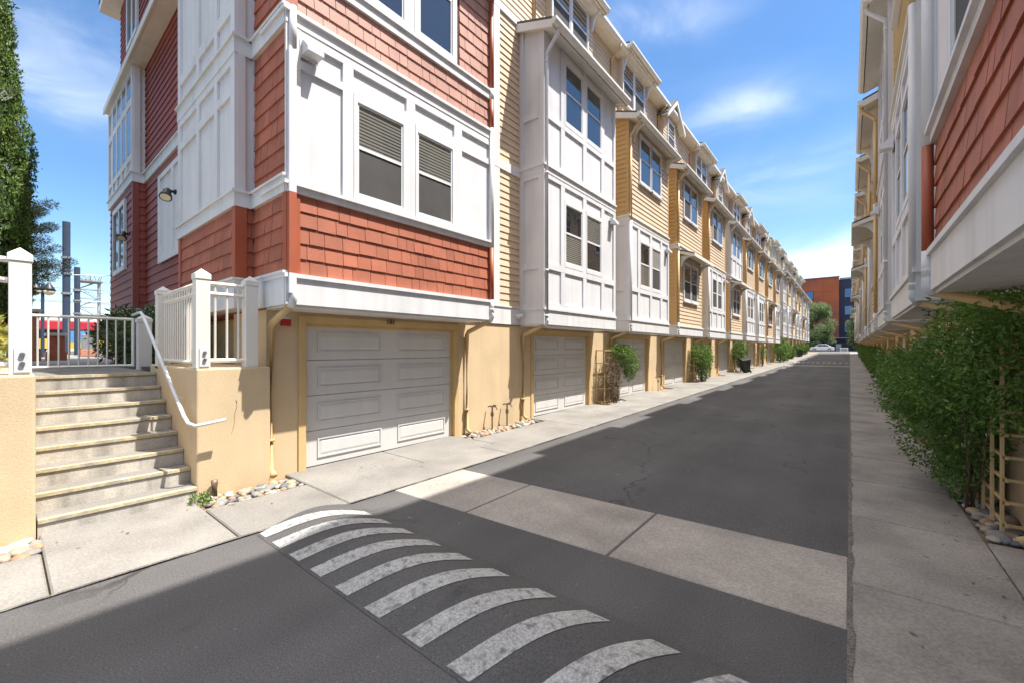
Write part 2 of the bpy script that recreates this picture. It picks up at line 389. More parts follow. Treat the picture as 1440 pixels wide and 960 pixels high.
def downspout(f, s, d_top, z_top, bay=D, zg=0, up='white', low='ochre_trim', eave=True, cuts=None, sq=False):
    d1 = bay + .06
    pts = ([f.p(d_top, s, z_top), f.p(d_top - .02, s, z_top - .12), f.p(d1 + .01, s, z_top - .42)] if eave else [f.p(d1, s, z_top)])
    if cuts:
        # painted to match the wall it passes
        zz = [z_top - .5] + [c[0] for c in cuts[1:]] + [2.36]
        mb = MB(); mb.tube(pts + [f.p(d1, s, zz[0])], .042, 10); link('downspout', mb, cuts[0][1], f.root, True)
        for k in range(len(cuts)):
            mb = MB()
            if sq: f.box(mb, d1 - .035, d1 + .031, s - .055 - .001 * (k % 2), s + .03 + .001 * (k % 2), zz[k], zz[k + 1])
            else: mb.tube([f.p(d1, s, zz[k]), f.p(d1, s, zz[k + 1])], .042 + .001 * (k % 2), 10)
            link('downspout', mb, cuts[k][1], f.root, not sq)
    else:
        mb = MB(); mb.tube(pts + [f.p(d1, s, z_top - .5), f.p(d1, s, 2.36)], .042, 10)
        for z in (8.0, 5.55, 3.4): 
            if z < z_top - .5: mb.tube([f.p(d1, s, z), f.p(d1, s, z + .04)], .05, 10)
        link('downspout', mb, up, f.root, True)
    mb = MB(); mb.tube([f.p(d1, s, 2.44), f.p(d1, s, 2.28), f.p(d1 - .05, s, 2.20)], .047, 10); link('elbow', mb, up if not cuts else cuts[-1][1], f.root, True)
    mb = MB(); mb.tube([f.p(d1 - .02, s, 2.225), f.p(.10, s, 2.02), f.p(.055, s, 1.96), f.p(.055, s, zg + .14), f.p(.16, s, zg + .07)], .043, 10)
    mb.tube([f.p(.055, s, zg + .5), f.p(.055, s, zg + .53)], .05, 10)
    link('downspout', mb, low, f.root, True)

def vent(f, d, s, z):
    mb = MB(); f.box(mb, d, d + .012, s - .12, s + .12, z - .10, z + .12)
    f.prism(mb, [(d, z + .10), (d + .05, z + .10), (d + .17, z - .02), (d + .17, z - .07), (d, z - .07)], s - .10, s + .10)
    return link('vent_hood', mb, 'white', f.root)

def awning(f, d, s0, s1, z):
    r = MB(); f.prism(r, [(d, z + .14), (d + .55, z - .06), (d + .55, z - .02), (d, z + .18)], s0, s1); o = link('awning', r, 'roof', f.root)
    g = MB(); f.prism(g, [(d, z + .04), (d + .53, z - .15), (d + .53, z - .065), (d, z + .125)], s0 + .03, s1 - .03)
    f.box(g, d + .53, d + .57, s0, s1, z - .16, z - .03)
    f.prism(g, [(d, z + .0), (d + .53, z - .17), (d + .53, z - .06), (d, z + .12)], s0, s0 + .03); f.prism(g, [(d, z + .0), (d + .53, z - .17), (d + .53, z - .06), (d, z + .12)], s1 - .03, s1)
    link('awning_frame', g, 'cream_trim', o)
    bracket(f, d, d + .42, s0 + .15, z - .08, .42); bracket(f, d, d + .42, s1 - .15, z - .08, .42)

def dormer_shed(f, s0, s1, pale):
    m = 'siding_pale' if pale else 'siding'
    c = MB(); f.box(c, -2.2, -.401, s0 + .2, s1 - .2, 9.4, 12.2); link('dormer_core', c, m, f.root)
    a = MB(); a.lap(f.xy(-.40, s0 + .2), f.xy(-.40, s1 - .2), (f.sx, 0), 9.4, 12.2); link('siding', a, m, f.root)
    sm = (s0 + s1) / 2 - .15
    window(f, -.40, sm - .95, sm - .07, 10.55, 12.0, bottom='screen'); window(f, -.40, sm + .07, sm + .95, 10.55, 12.0, bottom='screen')
    shed_roof(f, -1.9, 12.75, .0, 12.28, s0, s1)
    bracket(f, -.385, -.06, s0 + .28, 12.12, .5); bracket(f, -.385, -.06, s1 - .28, 12.12, .5)

def dormer_gable(f, c, pale):
    m = 'siding_pale' if pale else 'siding'; hw = 1.0; zl, za = 11.75, 12.62
    b = MB(); i0 = 0
    pts = [(c - hw, 9.4), (c + hw, 9.4), (c + hw, zl), (c, za), (c - hw, zl)]
    b.prism([(s, z) for s, z in pts], 'x', f.sx * -2.2, f.sx * -.351); link('dormer_core', b, m, f.root)
    a = MB(); a.lap(f.xy(-.35, c - hw), f.xy(-.35, c + hw), (f.sx, 0), 9.4, zl)
    k = 5
    for i in range(k):
        h0 = (za - zl) * i / k; ww = hw * (1 - i / k) ; w2 = hw * (1 - (i + 1) / k)
        a.lap(f.xy(-.35, c - (ww + w2) / 2), f.xy(-.35, c + (ww + w2) / 2), (f.sx, 0), zl + h0, zl + (za - zl) * (i + 1) / k)
    link('siding', a, m, f.root)
    window(f, -.35, c - .42, c + .42, 10.5, 11.75, bottom='screen')
    r = MB(); ov = .18
    for sg in (-1, 1):
        e = c + sg * (hw + ov); ze = zl - ov * (za - zl) / hw
        r.prism([(c, za + .10), (e, ze + .10), (e, ze + .15), (c, za + .16)], 'x', f.sx * -2.2, f.sx * -.05)
    o = link('dormer_roof', r, 'roof', f.root)
    g = MB()
    for sg in (-1, 1):
        e = c + sg * (hw + ov); ze = zl - ov * (za - zl) / hw
        g.prism([(c, za - .08), (e, ze - .08), (e, ze + .098), (c, za + .098)], 'x', f.sx * -.10, f.sx * -.045)
        g.prism([(c, za + .04), (e, ze + .04), (e, ze + .096), (c, za + .096)], 'x', f.sx * -.34, f.sx * -.102)
    link('fascia', g, 'cream_trim', o)

def house(x0, y0, sx, lower, upper, dormer, label, group, zo=0., gap0=0., w=W, gap=PITCH - W, pale=False, ds=True, number=None, first=False):
    root = thing('townhouse', (x0, y0, zo), label, 'townhouse', group)
    f = Fr(root, sx); S = 'siding_pale' if pale else 'siding'
    red = lower == 'red'
    tot = w + gap
    g0, g1 = gz(y0 + .52) - zo, gz(y0 + w - .2) - zo; zg = min(g0, g1)
    # ground storey
    ds0, ds1 = (.50, w - .32)
    a = MB(); f.box(a, -.35, 0, -gap0, ds0 - .09, zg - .4, 2.20); f.box(a, -.35, 0, ds1 + .09, tot, zg - .4, 2.20); f.box(a, -.35, -.001, ds0 - .09, ds1 + .09, 2.10, 2.20)
    f.box(a, -1.2, -.35, -gap0, tot, zg - .4, 2.2)
    link('garage_wall', a, 'stucco_lt', root)
    a = MB()
    f.box(a, -.10, .022, ds0 - .10, ds0, zg - .1, 2.05); f.box(a, -.10, .022, ds1, ds1 + .10, zg - .1, 2.05); f.box(a, -.10, .024, ds0 - .10, ds1 + .10, 2.05, 2.15)
    f.box(a, -.10, -.05, ds0, ds0 + .035, zg - .1, 2.05); f.box(a, -.10, -.05, ds1 - .035, ds1, zg - .1, 2.05); f.box(a, -.10, -.05, ds0 + .035, ds1 - .035, 2.01, 2.05)
    link('door_frame', a, 'ochre_trim', root)
    garage_door(f, ds0 + .0, ds1 - .0, (g0 + g1) / 2 + .01, 2.04)
    # main mass behind everything
    a = MB(); f.box(a, -10, -.02, -gap0, tot, 2.20, 9.2); f.box(a, -10, -.56, -gap0, tot, 9.2, 12.15); link('wall', a, 'red_dark' if red and first else S, root)
    # recesses between the bays
    a = MB(); ta = MB()
    spans = [(w, tot)] + ([(-gap0, 0)] if gap0 else [])
    for p, q in spans:
        if q - p < .01: continue
        for z0, z1 in ((2.62, 5.6), (5.8, 9.05)):
            a = MB(); a.lap(f.xy(-.015, p), f.xy(-.015, q), (sx, 0), z0, z1); link('recess_siding', a, S, root)
        ta = MB(); f.box(ta, -.02, .03, p, q, Z_A0, Z_A1); f.box(ta, -.02, .05, p, q, Z_A1, Z_A1 + .03); link('recess_trim', ta, 'white', root)
        for z0, z1 in ((5.6, 5.8), (9.05, 9.22)): ta = MB(); f.box(ta, -.02, .03, p, q, z0, z1); link('recess_trim', ta, 'white', root)
    if gap0: ta = MB(); f.box(ta, -.02, .026, -gap0 + .78, -gap0 + 1.0, 2.63, 9.05); link('corner_board', ta, 'white', root)
    a = MB(); a.lap(f.xy(-.56, -gap0), f.xy(-.56, tot), (sx, 0), 9.25, 12.05); link('attic_siding', a, S, root)
    # soffit band of the bay
    a = MB(); f.box(a, 0.0, D + .045, -.045, w + .0, Z_A0, Z_A1 - .05); f.box(a, 0, D + .075, -.07, w + .0, Z_A1 - .05, Z_A1)
    f.box(a, 0, D + .01, .0, w, Z_A0 - .03, Z_A0)
    link('bay_band', a, 'white', root)
    zc = Z_C
    # lower storey of the bay
    wl, wr = (.88, 1.65), (1.90, 2.67)
    top_l = 'blinds'
    if lower == 'W':
        panel_level(f, Z_A1, zc, (3.54,), w)
        ta, tb = ('glass', 'blinds') if gap0 else (random.choice(('blinds', 'shades', 'glass', 'glass')), random.choice(('blinds', 'shades', 'glass')))
        ba, bb = ('blinds', 'glass') if gap0 else (random.choice(('screen', 'screen', 'blinds')), 'screen')
        window(f, D + .002, *wl, 3.72, 5.10, ta, ba, .05, sill=False, inset=True); window(f, D + .002, *wr, 3.72, 5.10, tb, bb, .045, sill=False, inset=True)
        vent(f, D + .036, w - .24, 5.25)
    elif lower == 'S':
        siding_level(f, Z_A1, zc, w, m=S)
        window(f, D + .012, .86, 1.70, 3.70, 5.12, 'glass', 'screen', .08); window(f, D + .012, 1.82, 2.66, 3.70, 5.12, 'glass', 'screen', .08)
        awning(f, D + .01, .35, w - .25, 5.45)
    elif lower == 'red':
        c = MB(); f.box(c, 0, D - .001, .001, w - .001, Z_A1, Z_B); link('shingle_backing', c, 'red_gap', root)
        a = MB(); a.shingles(f.xy(D, .13), f.xy(D, w - .02), (sx, 0), Z_A1, Z_B); link('shingles', a, 'red', root)
        a = MB(); f.box(a, D - .08, D + .028, -.032, .13, Z_A1, Z_B - .0); link('corner_board', a, 'red_trim', root)
        a = MB(); f.box(a, 0, D + .05, -.04, w, Z_B, Z_B + .08); f.box(a, 0, D + .085, -.075, w, Z_B + .08, Z_B + .12); link('sill_band', a, 'white', root)
        a = MB(); t = .038; z0, z1 = Z_B + .12, zc
        f.box(a, 0, D, 0, w, z0, z1)
        f.box(a, D, D + t, -.04, .13, z0, z1); f.box(a, D, D + t, w - .05, w, z0, z1); f.box(a, D, D + t - .002, .13, w - .05, z1 - .12, z1)
        for c0, c1 in ((.68, .83), (2.68, 2.86)): f.box(a, D, D + t - .003, c0, c1, z0, z1 - .12)
        f.box(a, D, D + t - .003, 1.70, 1.86, z0, z1 - .12)
        for c0, c1 in ((.13, .68), (2.86, w - .05)): f.box(a, D, D + t - .004, c0, c1, 5.12, 5.22)
        f.box(a, D, D + t - .004, .83, 1.70, 5.16, 5.28); f.box(a, D, D + t - .004, 1.86, 2.68, 5.16, 5.28)
        link('panel_wall', a, 'panel', root)
        window(f, D + .002, .89, 1.64, 3.80, 5.06, 'blinds', 'screen', .055, sill=False, inset=True); window(f, D + .002, 1.91, 2.64, 3.80, 5.06, 'blinds', 'screen', .045, sill=False, inset=True)
        vent(f, D + .036, .24, 5.36)
    # storey band
    a = MB(); f.box(a, 0, D + .045, -.045, w, zc, zc + .13); f.box(a, 0, D + .08, -.08, w, zc + .13, zc + .175); link('storey_band', a, 'white' if upper != 'S' or red else 'cream_trim', root)
    zu = zc + .175; ze = 8.72
    if upper == 'W':
        panel_level(f, zu, 9.0, (6.90,), w)
        window(f, D + .002, *wl, 7.06, 8.44, 'glass', 'glass', .05, sill=False, inset=True); window(f, D + .002, *wr, 7.06, 8.44, 'glass', 'glass', .045, sill=False, inset=True)
    elif upper == 'S':
        siding_level(f, zu, 9.0, w, m=S)
        window(f, D + .012, .84, 1.68, 7.06, 8.46, 'glass', random.choice(('glass', 'screen')), .08); window(f, D + .012, 1.80, 2.64, 7.06, 8.46, random.choice(('glass', 'glass', 'shades')), 'glass', .08)
        bracket(f, D + .01, D + .38, .32, 8.60, .5, 'cream_trim'); bracket(f, D + .01, D + .38, w - .22, 8.60, .5, 'cream_trim')
    elif upper == 'red':
        c = MB(); f.box(c, 0, D - .001, .001, w - .001, zu, 9.0); link('shingle_backing', c, 'red_gap', root)
        a = MB(); a.shingles(f.xy(D, .10), f.xy(D, w - .02), (sx, 0), zu, 6.34, .19)
        link('shingles', a, 'red_fade', root); a = MB()
        for p, q in ((.10, .72), (2.82, w - .02)): a.shingles(f.xy(D, p), f.xy(D, q), (sx, 0), 6.52, 8.6, .2)
        a.shingles(f.xy(D, .10), f.xy(D, w - .02), (sx, 0), 8.6, 9.0, .2)
        link('shingles', a, 'red_fade', root)
        a = MB(); f.box(a, D - .08, D + .028, -.032, .10, zu, 9.0); link('corner_board', a, 'red_trim', root)
        a = MB(); f.box(a, D, D + .045, .02, w, 6.34, 6.48); f.box(a, D, D + .075, .02, w, 6.48, 6.52); link('sill_band', a, 'white', root)
        window(f, D + .01, .98, 1.64, 6.62, 8.40, 'glass', 'glass', .10, sill=False); window(f, D + .01, 1.93, 2.62, 6.62, 8.40, 'glass', 'glass', .10, sill=False)
        a = MB()
        f.box(a, D, D + .052, 1.74, 1.83, 6.52, 8.5); link('mullion', a, 'white', root)
    shed_roof(f, -.55, 9.28, D + .34, ze, -.16 if not first else -.1, w + .1)
    # roof
    a = MB(); f.prism(a, [(-.20, 12.24), (-5.3, 14.9), (-10.3, 12.3), (-10.3, 12.2), (-5.3, 14.8), (-.20, 12.16)], -gap0, tot); ro = link('roof', a, 'roof', root)
    a = MB(); f.box(a, -.58, -.22, -gap0, tot, 12.06, 12.13); f.prism(a, [(-.22, 12.05), (-.16, 12.05), (-.10, 12.13), (-.10, 12.235), (-.22, 12.235)], -gap0, tot); link('gutter', a, 'cream_trim', ro)
    if dormer == 'shed': dormer_shed(f, 1.65, 4.4 if gap > .5 else 3.6, pale)
    elif dormer == 'gable': dormer_gable(f, 2.35, pale)
    if dormer:
        mb = MB(); sd = 1.25
        mb.tube([f.p(-.16, sd, 12.08), f.p(-.2, sd, 11.95), f.p(-.50, sd, 11.7), f.p(-.50, sd, 9.35)], .04, 8); link('attic_downspout', mb, 'ochre_trim' if not pale else 'cream_trim', root, True)
    if ds and not red:
        downspout(f, .035 if lower == 'W' or upper == 'W' else .05, D + .36, ze - .1, zg=zg, up='white' if upper == 'W' else ('cream_trim' if lower == 'W' else 'ochre_trim'),
                  cuts=None if upper == 'W' else ([('ochre_trim', 'ochre_trim'), (5.6, 'white')] if lower == 'W' else [('ochre_trim', 'ochre_trim'), (5.78, 'white'), (5.5, 'ochre_trim'), (2.7, 'white')]))
    if red:
        cuts = [('red_trim', 'red_trim'), (6.53, 'white'), (6.33, 'red_trim'), (5.8, 'white'), (3.57, 'red_trim'), (2.6, 'white')]
        downspout(f, w - .03, D + .36, ze - .1, zg=zg, cuts=cuts)
        if first: downspout(f, .03, D + .10, 5.8, zg=zg, eave=False, sq=True, cuts=[('white', 'white'), (3.57, 'red_trim'), (2.6, 'white')])
    return root, f

ROWS = []
XL, XR = -5.9, 1.27
G1 = 'townhouses along the left side of the alley'; G2 = 'townhouses along the right side of the alley'
TXT = {'W': 'white panelled', 'S': 'cream sided'}
ORD = ['first', 'second', 'third', 'fourth', 'fifth', 'sixth', 'seventh', 'eighth', 'ninth', 'tenth', 'eleventh', 'twelfth', 'thirteenth', 'fourteenth', 'fifteenth', 'sixteenth', 'seventeenth', 'eighteenth']
# red corner house
h1, f1 = house(XL, 2.19, 1, 'red', 'red', None, 'red shingled corner townhouse with white panels beside the concrete steps', G1, w=3.63, gap=.0, first=True)
# house number over the first garage door
cu = bpy.data.curves.new('house_number', 'FONT'); cu.body = '181'; cu.size = .115; cu.extrude = .004; cu.align_x = 'CENTER'
cu.materials.append(M['iron'])
tmp = bpy.data.objects.new('house_number', cu); me = bpy.data.meshes.new_from_object(tmp); bpy.data.objects.remove(tmp)
o = bpy.data.objects.new('house_number', me); COL.objects.link(o); o.parent = h1
o.location = (.034, 1.87, 2.095); o.rotation_euler = (R(90), 0, R(90))

def end_wall(root):
    """the gable end of the corner house beside the steps; local x runs away from the alley (negative), y=0 is the wall plane"""
    n = (0, -1)
    link('end_base', MB().box(-10.3, -.40, .35, .6, .9, 2.2), 'stucco', root)
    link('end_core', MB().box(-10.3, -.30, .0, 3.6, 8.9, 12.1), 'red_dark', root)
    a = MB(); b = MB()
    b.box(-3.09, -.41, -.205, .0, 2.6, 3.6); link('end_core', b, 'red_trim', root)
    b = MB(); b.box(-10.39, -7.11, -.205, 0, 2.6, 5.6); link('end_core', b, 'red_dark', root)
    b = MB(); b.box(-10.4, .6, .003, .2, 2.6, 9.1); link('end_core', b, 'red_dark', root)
    for z0, z1 in ((2.6, 3.58), (3.74, 5.6), (5.82, 9.0)):
        a = MB(); a.shingles((-.4, 0), (.62 if z0 > 3 else .57, 0), n, z0, z1); link('end_shingles', a, 'red', root)
    a = MB(); a.shingles((-3.1, -.21), (-.5, -.21), n, 2.6, 3.58); a.shingles((-.4, -.2), (-.4, 0), (1, 0), 2.6, 3.58); link('end_shingles', a, 'red', root)
    for q in ((-.5, -.372, -.24, -.10), (-3.13, -3.0, -.24, 0), (.57, .65, -.028, .0)): link('end_corner_board', MB().box(*q, 2.6, 3.58), 'red_trim', root)
    a = MB(); a.lap((-7.1, 0), (-3.1, 0), n, 2.6, 5.6, .19); a.lap((-7.1, 0), (-3.1, 0), n, 5.8, 8.6, .16)
    a.lap((-10.3, -.21), (-7.2, -.21), n, 2.6, 5.6, .19); a.lap((-7.1, -.2), (-7.1, 0), (1, 0), 2.6, 5.6, .19)
    a.lap((-10.3, -.0), (-.4, -.0), n, 8.9, 11.4, .16)
    a.box(-7.2, -7.075, -.235, -.12, 2.6, 5.6)
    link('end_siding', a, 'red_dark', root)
    # white boarded projection nearest the alley
    a = MB(); t = .035
    a.box(-3.1, -.4, -.212, -.002, 3.6, 9.0)
    y = -.212
    for c0, c1 in ((-3.13, -2.98), (-2.06, -1.93), (-1.20, -1.07), (-.52, -.37)): a.box(c0, c1, y - t, y, 3.7, 9.0)
    for z0, z1 in ((5.08, 5.20), (5.48, 5.62), (6.18, 6.34)): a.box(-2.98, -.524, y - t + .003, y, z0, z1)
    a.box(-.4, -.362, y + .001, -.12, 3.7, 9.0); a.box(-.4, -.365, -.04, -.001, 3.7, 9.0)
    link('end_panel_wall', a, 'panel', root)
    # far projection
    a = MB(); a.box(-10.4, -7.1, -.215, -.002, 5.6, 8.45); y = -.215
    for k in range(6): x = -10.43 + k * .64; a.box(x, x + .13, y - t, y, 5.75, 8.45)
    for z0, z1 in ((6.15, 6.27), (7.42, 7.6), (8.2, 8.45)): a.box(-10.3, -7.106, y - t + .003, y, z0, z1)
    a.box(-7.1, -7.066, y, -.1, 5.75, 8.45)
    link('end_panel_wall', a, 'panel', root)
    for k in range(4):
        x = -9.66 + k * .64
        w = MB(); w.box(x + .01, x + .50, y - .02, y, 7.62, 8.18); w.box(x + .01, x + .50, y - .02, y, 6.29, 7.40); wo = link('window', w, 'white', root)
        w = MB(); w.box(x + .06, x + .45, y - .027, y - .02, 7.67, 8.13); w.box(x + .06, x + .45, y - .027, y - .02, 6.34, 7.35); link('pane', w, 'glass', wo)
    # bands
    a = MB()
    for z0, z1 in ((2.23, 2.6), (3.58, 3.76), (5.6, 5.80)):
        for x0, x1, yy in ((-.4, .665, -.052), (-3.14, -.36, -.255), (-10.44, -7.06, -.255)) if z0 != 3.58 else ((-.4, .665, -.052), (-3.14, -.36, -.255)):
            a.box(x0, x1, yy, 0, z0 - .004, z1); a.box(x0 - (.03 if yy < -.2 else 0), x1 + .03, yy - .03, 0, z1, z1 + .03)
        if z0 != 3.58: a.box(-7.06, -3.14, -.04, 0, z0 - .002, z1); a.box(-7.06, -3.14, -.07, 0, z1, z1 + .03)
    link('end_band', a, 'white', root)
    a = MB(); a.box(-5.56, -3.14, -.028, 0, 3.54, 5.33)
    for q in ((-5.60, -5.44, 3.5, 5.36), (-4.5, -4.36, 3.62, 5.26), (-3.3, -3.14, 3.5, 5.36)): a.box(q[0], q[1], -.06, -.028, q[2], q[3])
    a.box(-5.44, -3.3, -.058, -.028, 5.26, 5.36); a.box(-5.44, -3.3, -.058, -.028, 3.5, 3.62)
    link('blind_panel', a, 'panel', root)
    class E: pass
    def win(x0, x1, z0, z1, y, nd=2):
        w = MB(); t = .12
        for q in ((x0 - t, x0, z0 - t, z1 + t), (x1, x1 + t, z0 - t, z1 + t), (x0, x1, z1, z1 + t), (x0, x1, z0 - t, z0)): w.box(q[0], q[1], y - .05, y, q[2], q[3])
        for k in range(1, nd): c = x0 + (x1 - x0) * k / nd; w.box(c - .06, c + .06, y - .04, y, z0, z1)
        wo = link('window', w, 'white', root); w = MB(); w.box(x0, x1, y - .018, y, z0, z1); link('pane', w, 'glass', wo)
    win(-9.45, -8.0, 3.75, 5.25, -.222); win(-9.0, -7.9, 9.7, 11.0, -.012)
    # roofs
    a = MB(); a.prism([(-.32, 8.42), (.3, 8.80), (.3, 8.90), (-.32, 8.50)], 'x', -10.5, -3.1); link('end_roof', a, 'roof', root)
    a = MB(); a.box(-10.48, -3.12, -.32, -.003, 8.33, 8.41); a.box(-10.5, -3.1, -.35, -.32, 8.30, 8.46); a.box(-10.9, -.5, -.38, -.003, 11.4, 11.6); a.box(-10.903, -10.3, -.376, 3, 11.397, 11.597); link('end_soffit', a, 'cream_trim', root)
    a = MB(); a.prism([(-.4, 11.61), (2.2, 12.4), (2.2, 12.3), (-.4, 11.601)], 'x', -10.9, -.5); link('end_roof', a, 'roof', root)
end_wall(h1)

# left row, terrace A (nine houses) and terrace B (eight, a step higher)
left_types = [('W', 'W'), ('W', 'S'), ('S', 'S'), ('W', 'S'), ('S', 'W'), ('W', 'S'), ('W', 'S'), ('S', 'S'), ('W', 'S')]
for k, (lo, up) in enumerate(left_types):
    y = 7.57 + PITCH * k
    lab = f'{TXT[lo]} below, {TXT[up]} above: {ORD[k]} townhouse beyond the red corner house'
    house(XL, y, 1, lo, up, 'shed' if k in (0, 1, 3, 5, 7) else 'gable', lab, G1, gap0=1.75 if k == 0 else 0, gap=PITCH - W if k < 8 else .0)
leftB = [('W', 'W'), ('W', 'S'), ('S', 'W'), ('W', 'S'), ('W', 'S'), ('S', 'W'), ('W', 'S'), ('W', 'W')]
for k, (lo, up) in enumerate(leftB):
    y = 49.2 + PITCH * k
    lab = f'pale {TXT[lo]} below and {TXT[up]} above: {ORD[k]} house of the farther left terrace'
    house(XL, y, 1, lo, up, 'shed' if k % 3 != 2 else 'gable', lab, G1, zo=.62, pale=True)
# right row
hr, fr = house(XR, 1.82, -1, 'red', 'red', None, 'red shingled townhouse at the near right edge of the alley', G2, w=3.63, gap=.0, gap0=2.8)
right_types = [('W', 'S'), ('W', 'W'), ('S', 'S'), ('W', 'S'), ('S', 'S'), ('W', 'S'), ('W', 'W'), ('S', 'S'), ('W', 'S'), ('W', 'W'), ('W', 'S'), ('S', 'W'), ('W', 'S'), ('W', 'S'), ('S', 'S'), ('W', 'S'), ('W', 'W')]
for k, (lo, up) in enumerate(right_types):
    y = 6.5 + PITCH * k
    lab = f'{TXT[lo]} below, {TXT[up]} above: {ORD[k]} townhouse beyond the red house on the right'
    house(XR, y, -1, lo, up, 'shed' if k % 2 == 0 or k == 1 else 'gable', lab, G2, zo=0 if k < 9 else .5, gap0=1.05 if k == 0 else 0, pale=k % 2 == 0)

# ------------------------------------------------------------------ ground
def sheet(mb, x0, x1, y0, y1, off=0., dy=3., skew=0.):
    n = max(1, int((y1 - y0) / dy)); ys = [y0 + (y1 - y0) * i / n for i in range(n + 1)]
    for a, b in zip(ys, ys[1:]):
        mb.quad((x0, a, gz(a) + off), (x1, a + skew, gz(a) + off), (x1, b + skew, gz(b) + off), (x0, b, gz(b) + off))
def slab(mb, x0, x1, y0, y1, off=0., th=.1, g=.006, skew=0.):
    """one poured slab with a tooled edge"""
    n = max(1, int((y1 - y0) / 3)); e = .012
    x0 += g; x1 -= g; y0 += g; y1 -= g
    ys = [y0] + [y0 + (y1 - y0) * i / n for i in range(1, n)] + [y1]
    i0 = len(mb.v)
    prof = [(x0, -th), (x0, -e), (x0 + e, 0), (x1 - e, 0), (x1, -e), (x1, -th)]
    rows = [(ys[0], -e)] + [(ys[0] + e, 0)] + [(y, 0) for y in ys[1:-1]] + [(ys[-1] - e, 0)] + [(ys[-1], -e)]
    for y, dz in rows:
        for x, z in prof:
            mb.v.append((x, y + skew * (x - x0) / (x1 - x0), gz(y) + off + min(z, z + dz if z == 0 else z)))
    m = len(prof)
    for r in range(len(rows) - 1):
        for k in range(m - 1):
            a = i0 + r * m + k; mb.f.append((a, a + 1, a + m + 1, a + m))
    for k in (0, len(rows) - 1):
        mb.f.append(tuple(i0 + k * m + j for j in range(m)))

g = MB(); sheet(g, -400, 400, -60, 500, -.09, 4); struct('ground', g, 'dirt')
g = MB(); sheet(g, -4.26, .02, -10, 96.5, 0, 2); struct('road', g, 'asphalt')
g = MB(); sheet(g, -60, 60, 96.5, 108, .012, 4); struct('cross_street', g, 'concrete')
g = MB(); sheet(g, -60, 60, 108, 114, .016, 4); struct('pavement', g, 'asphalt')
# concrete valley strip across the road
g = MB(); xs = [-4.25, -3.1, -1.55, .0]; f_ = lambda x: .24 * (x + 4.25) / 4.2
for a, b in zip(xs, xs[1:]): slab(g, a, b, 2.98 + f_(a), 4.12 + f_(a), .006, .05, .005, f_(b) - f_(a))
for a, b in zip(xs, xs[1:]): slab(g, a, b, 41.3, 42.4, .006, .05, .005)
struct('concrete_strip', g, 'concrete_dk')
# sidewalk on the left
g = MB(); bed = MB()
def left_walk():
    slab(g, -5.2, -4.25, -8, .22, .014)
    slab(g, -5.72, -4.25, .22, 1.36, .014)
    slab(g, -5.26, -4.25, 1.36, 2.42, .014)
    ys = [2.42, 4.0, 5.45]
    y = 2.42
    for k in range(-1, 17):
        if k < 0: a0, a1, b1 = 2.42, 5.52, 7.95
        else:
            a0 = 7.57 + PITCH * k + .38; a1 = a0 + 3.1; b1 = a0 + PITCH
            if k >= 9: a0 += 0.6; a1 += .6; b1 += .6
        mid = (a0 + a1) / 2
        slab(g, -5.98, -4.92, a0, mid, .014); slab(g, -5.98, -4.92, mid, a1, .014)
        slab(g, -5.45, -4.92, a1, b1, .014)
        slab(g, -4.92, -4.25, a0, (a0 + b1) / 2, .012); slab(g, -4.92, -4.25, (a0 + b1) / 2, b1, .012)
left_walk()
struct('sidewalk', g, 'concrete')
g = MB(); y = -2.0; k = 0
beds_r = [(5.5, 7.2)] + [(6.5 + PITCH * i + 3.36, 6.5 + PITCH * i + 5.0) for i in range(16)]
ys = [-8, -5.0, -3.6, -2.1, -.65, .8, 2.3, 3.9, 5.4] + [5.4 + 1.45 * i for i in range(1, 63)]
for a, b in zip(ys, ys[1:]):
    slab(g, .0, .92, a, b, .012, .1, .004)
    if not any(p < (a + b) / 2 < q for p, q in beds_r): slab(g, .92, 1.34, a, b, .012, .1, .004)
struct('pavement', g, 'walk_dk')
g = MB(); sheet(g, -6.1, -4.22, -8, 96, -.03, 4); sheet(g, -.01, 1.4, -8, 96, -.03, 4); struct('ground', g, 'joint')

gd = MB()
for x_, sg, wmax in ((.0, 1, .03), (-4.245, -1, .02)):
    ys_ = np.arange(-1.5, 40, .09); prev = None
    for y_ in ys_:
        w_ = wmax * (.25 + .75 * abs(math.sin(y_ * 1.7) * math.sin(y_ * 5.3 + 1) + random.uniform(-.3, .3)))
        cur = ((x_ - sg * .012, y_, gz(y_) + .0165), (x_ + sg * w_, y_, gz(y_) + .0165))
        if prev: gd.quad(prev[0], prev[1], cur[1], cur[0])
        prev = cur
tag(link('gutter_grime', gd, 'grimy'), 'thin dark dirt line along the edges of the asphalt', 'dirt', kind='stuff')
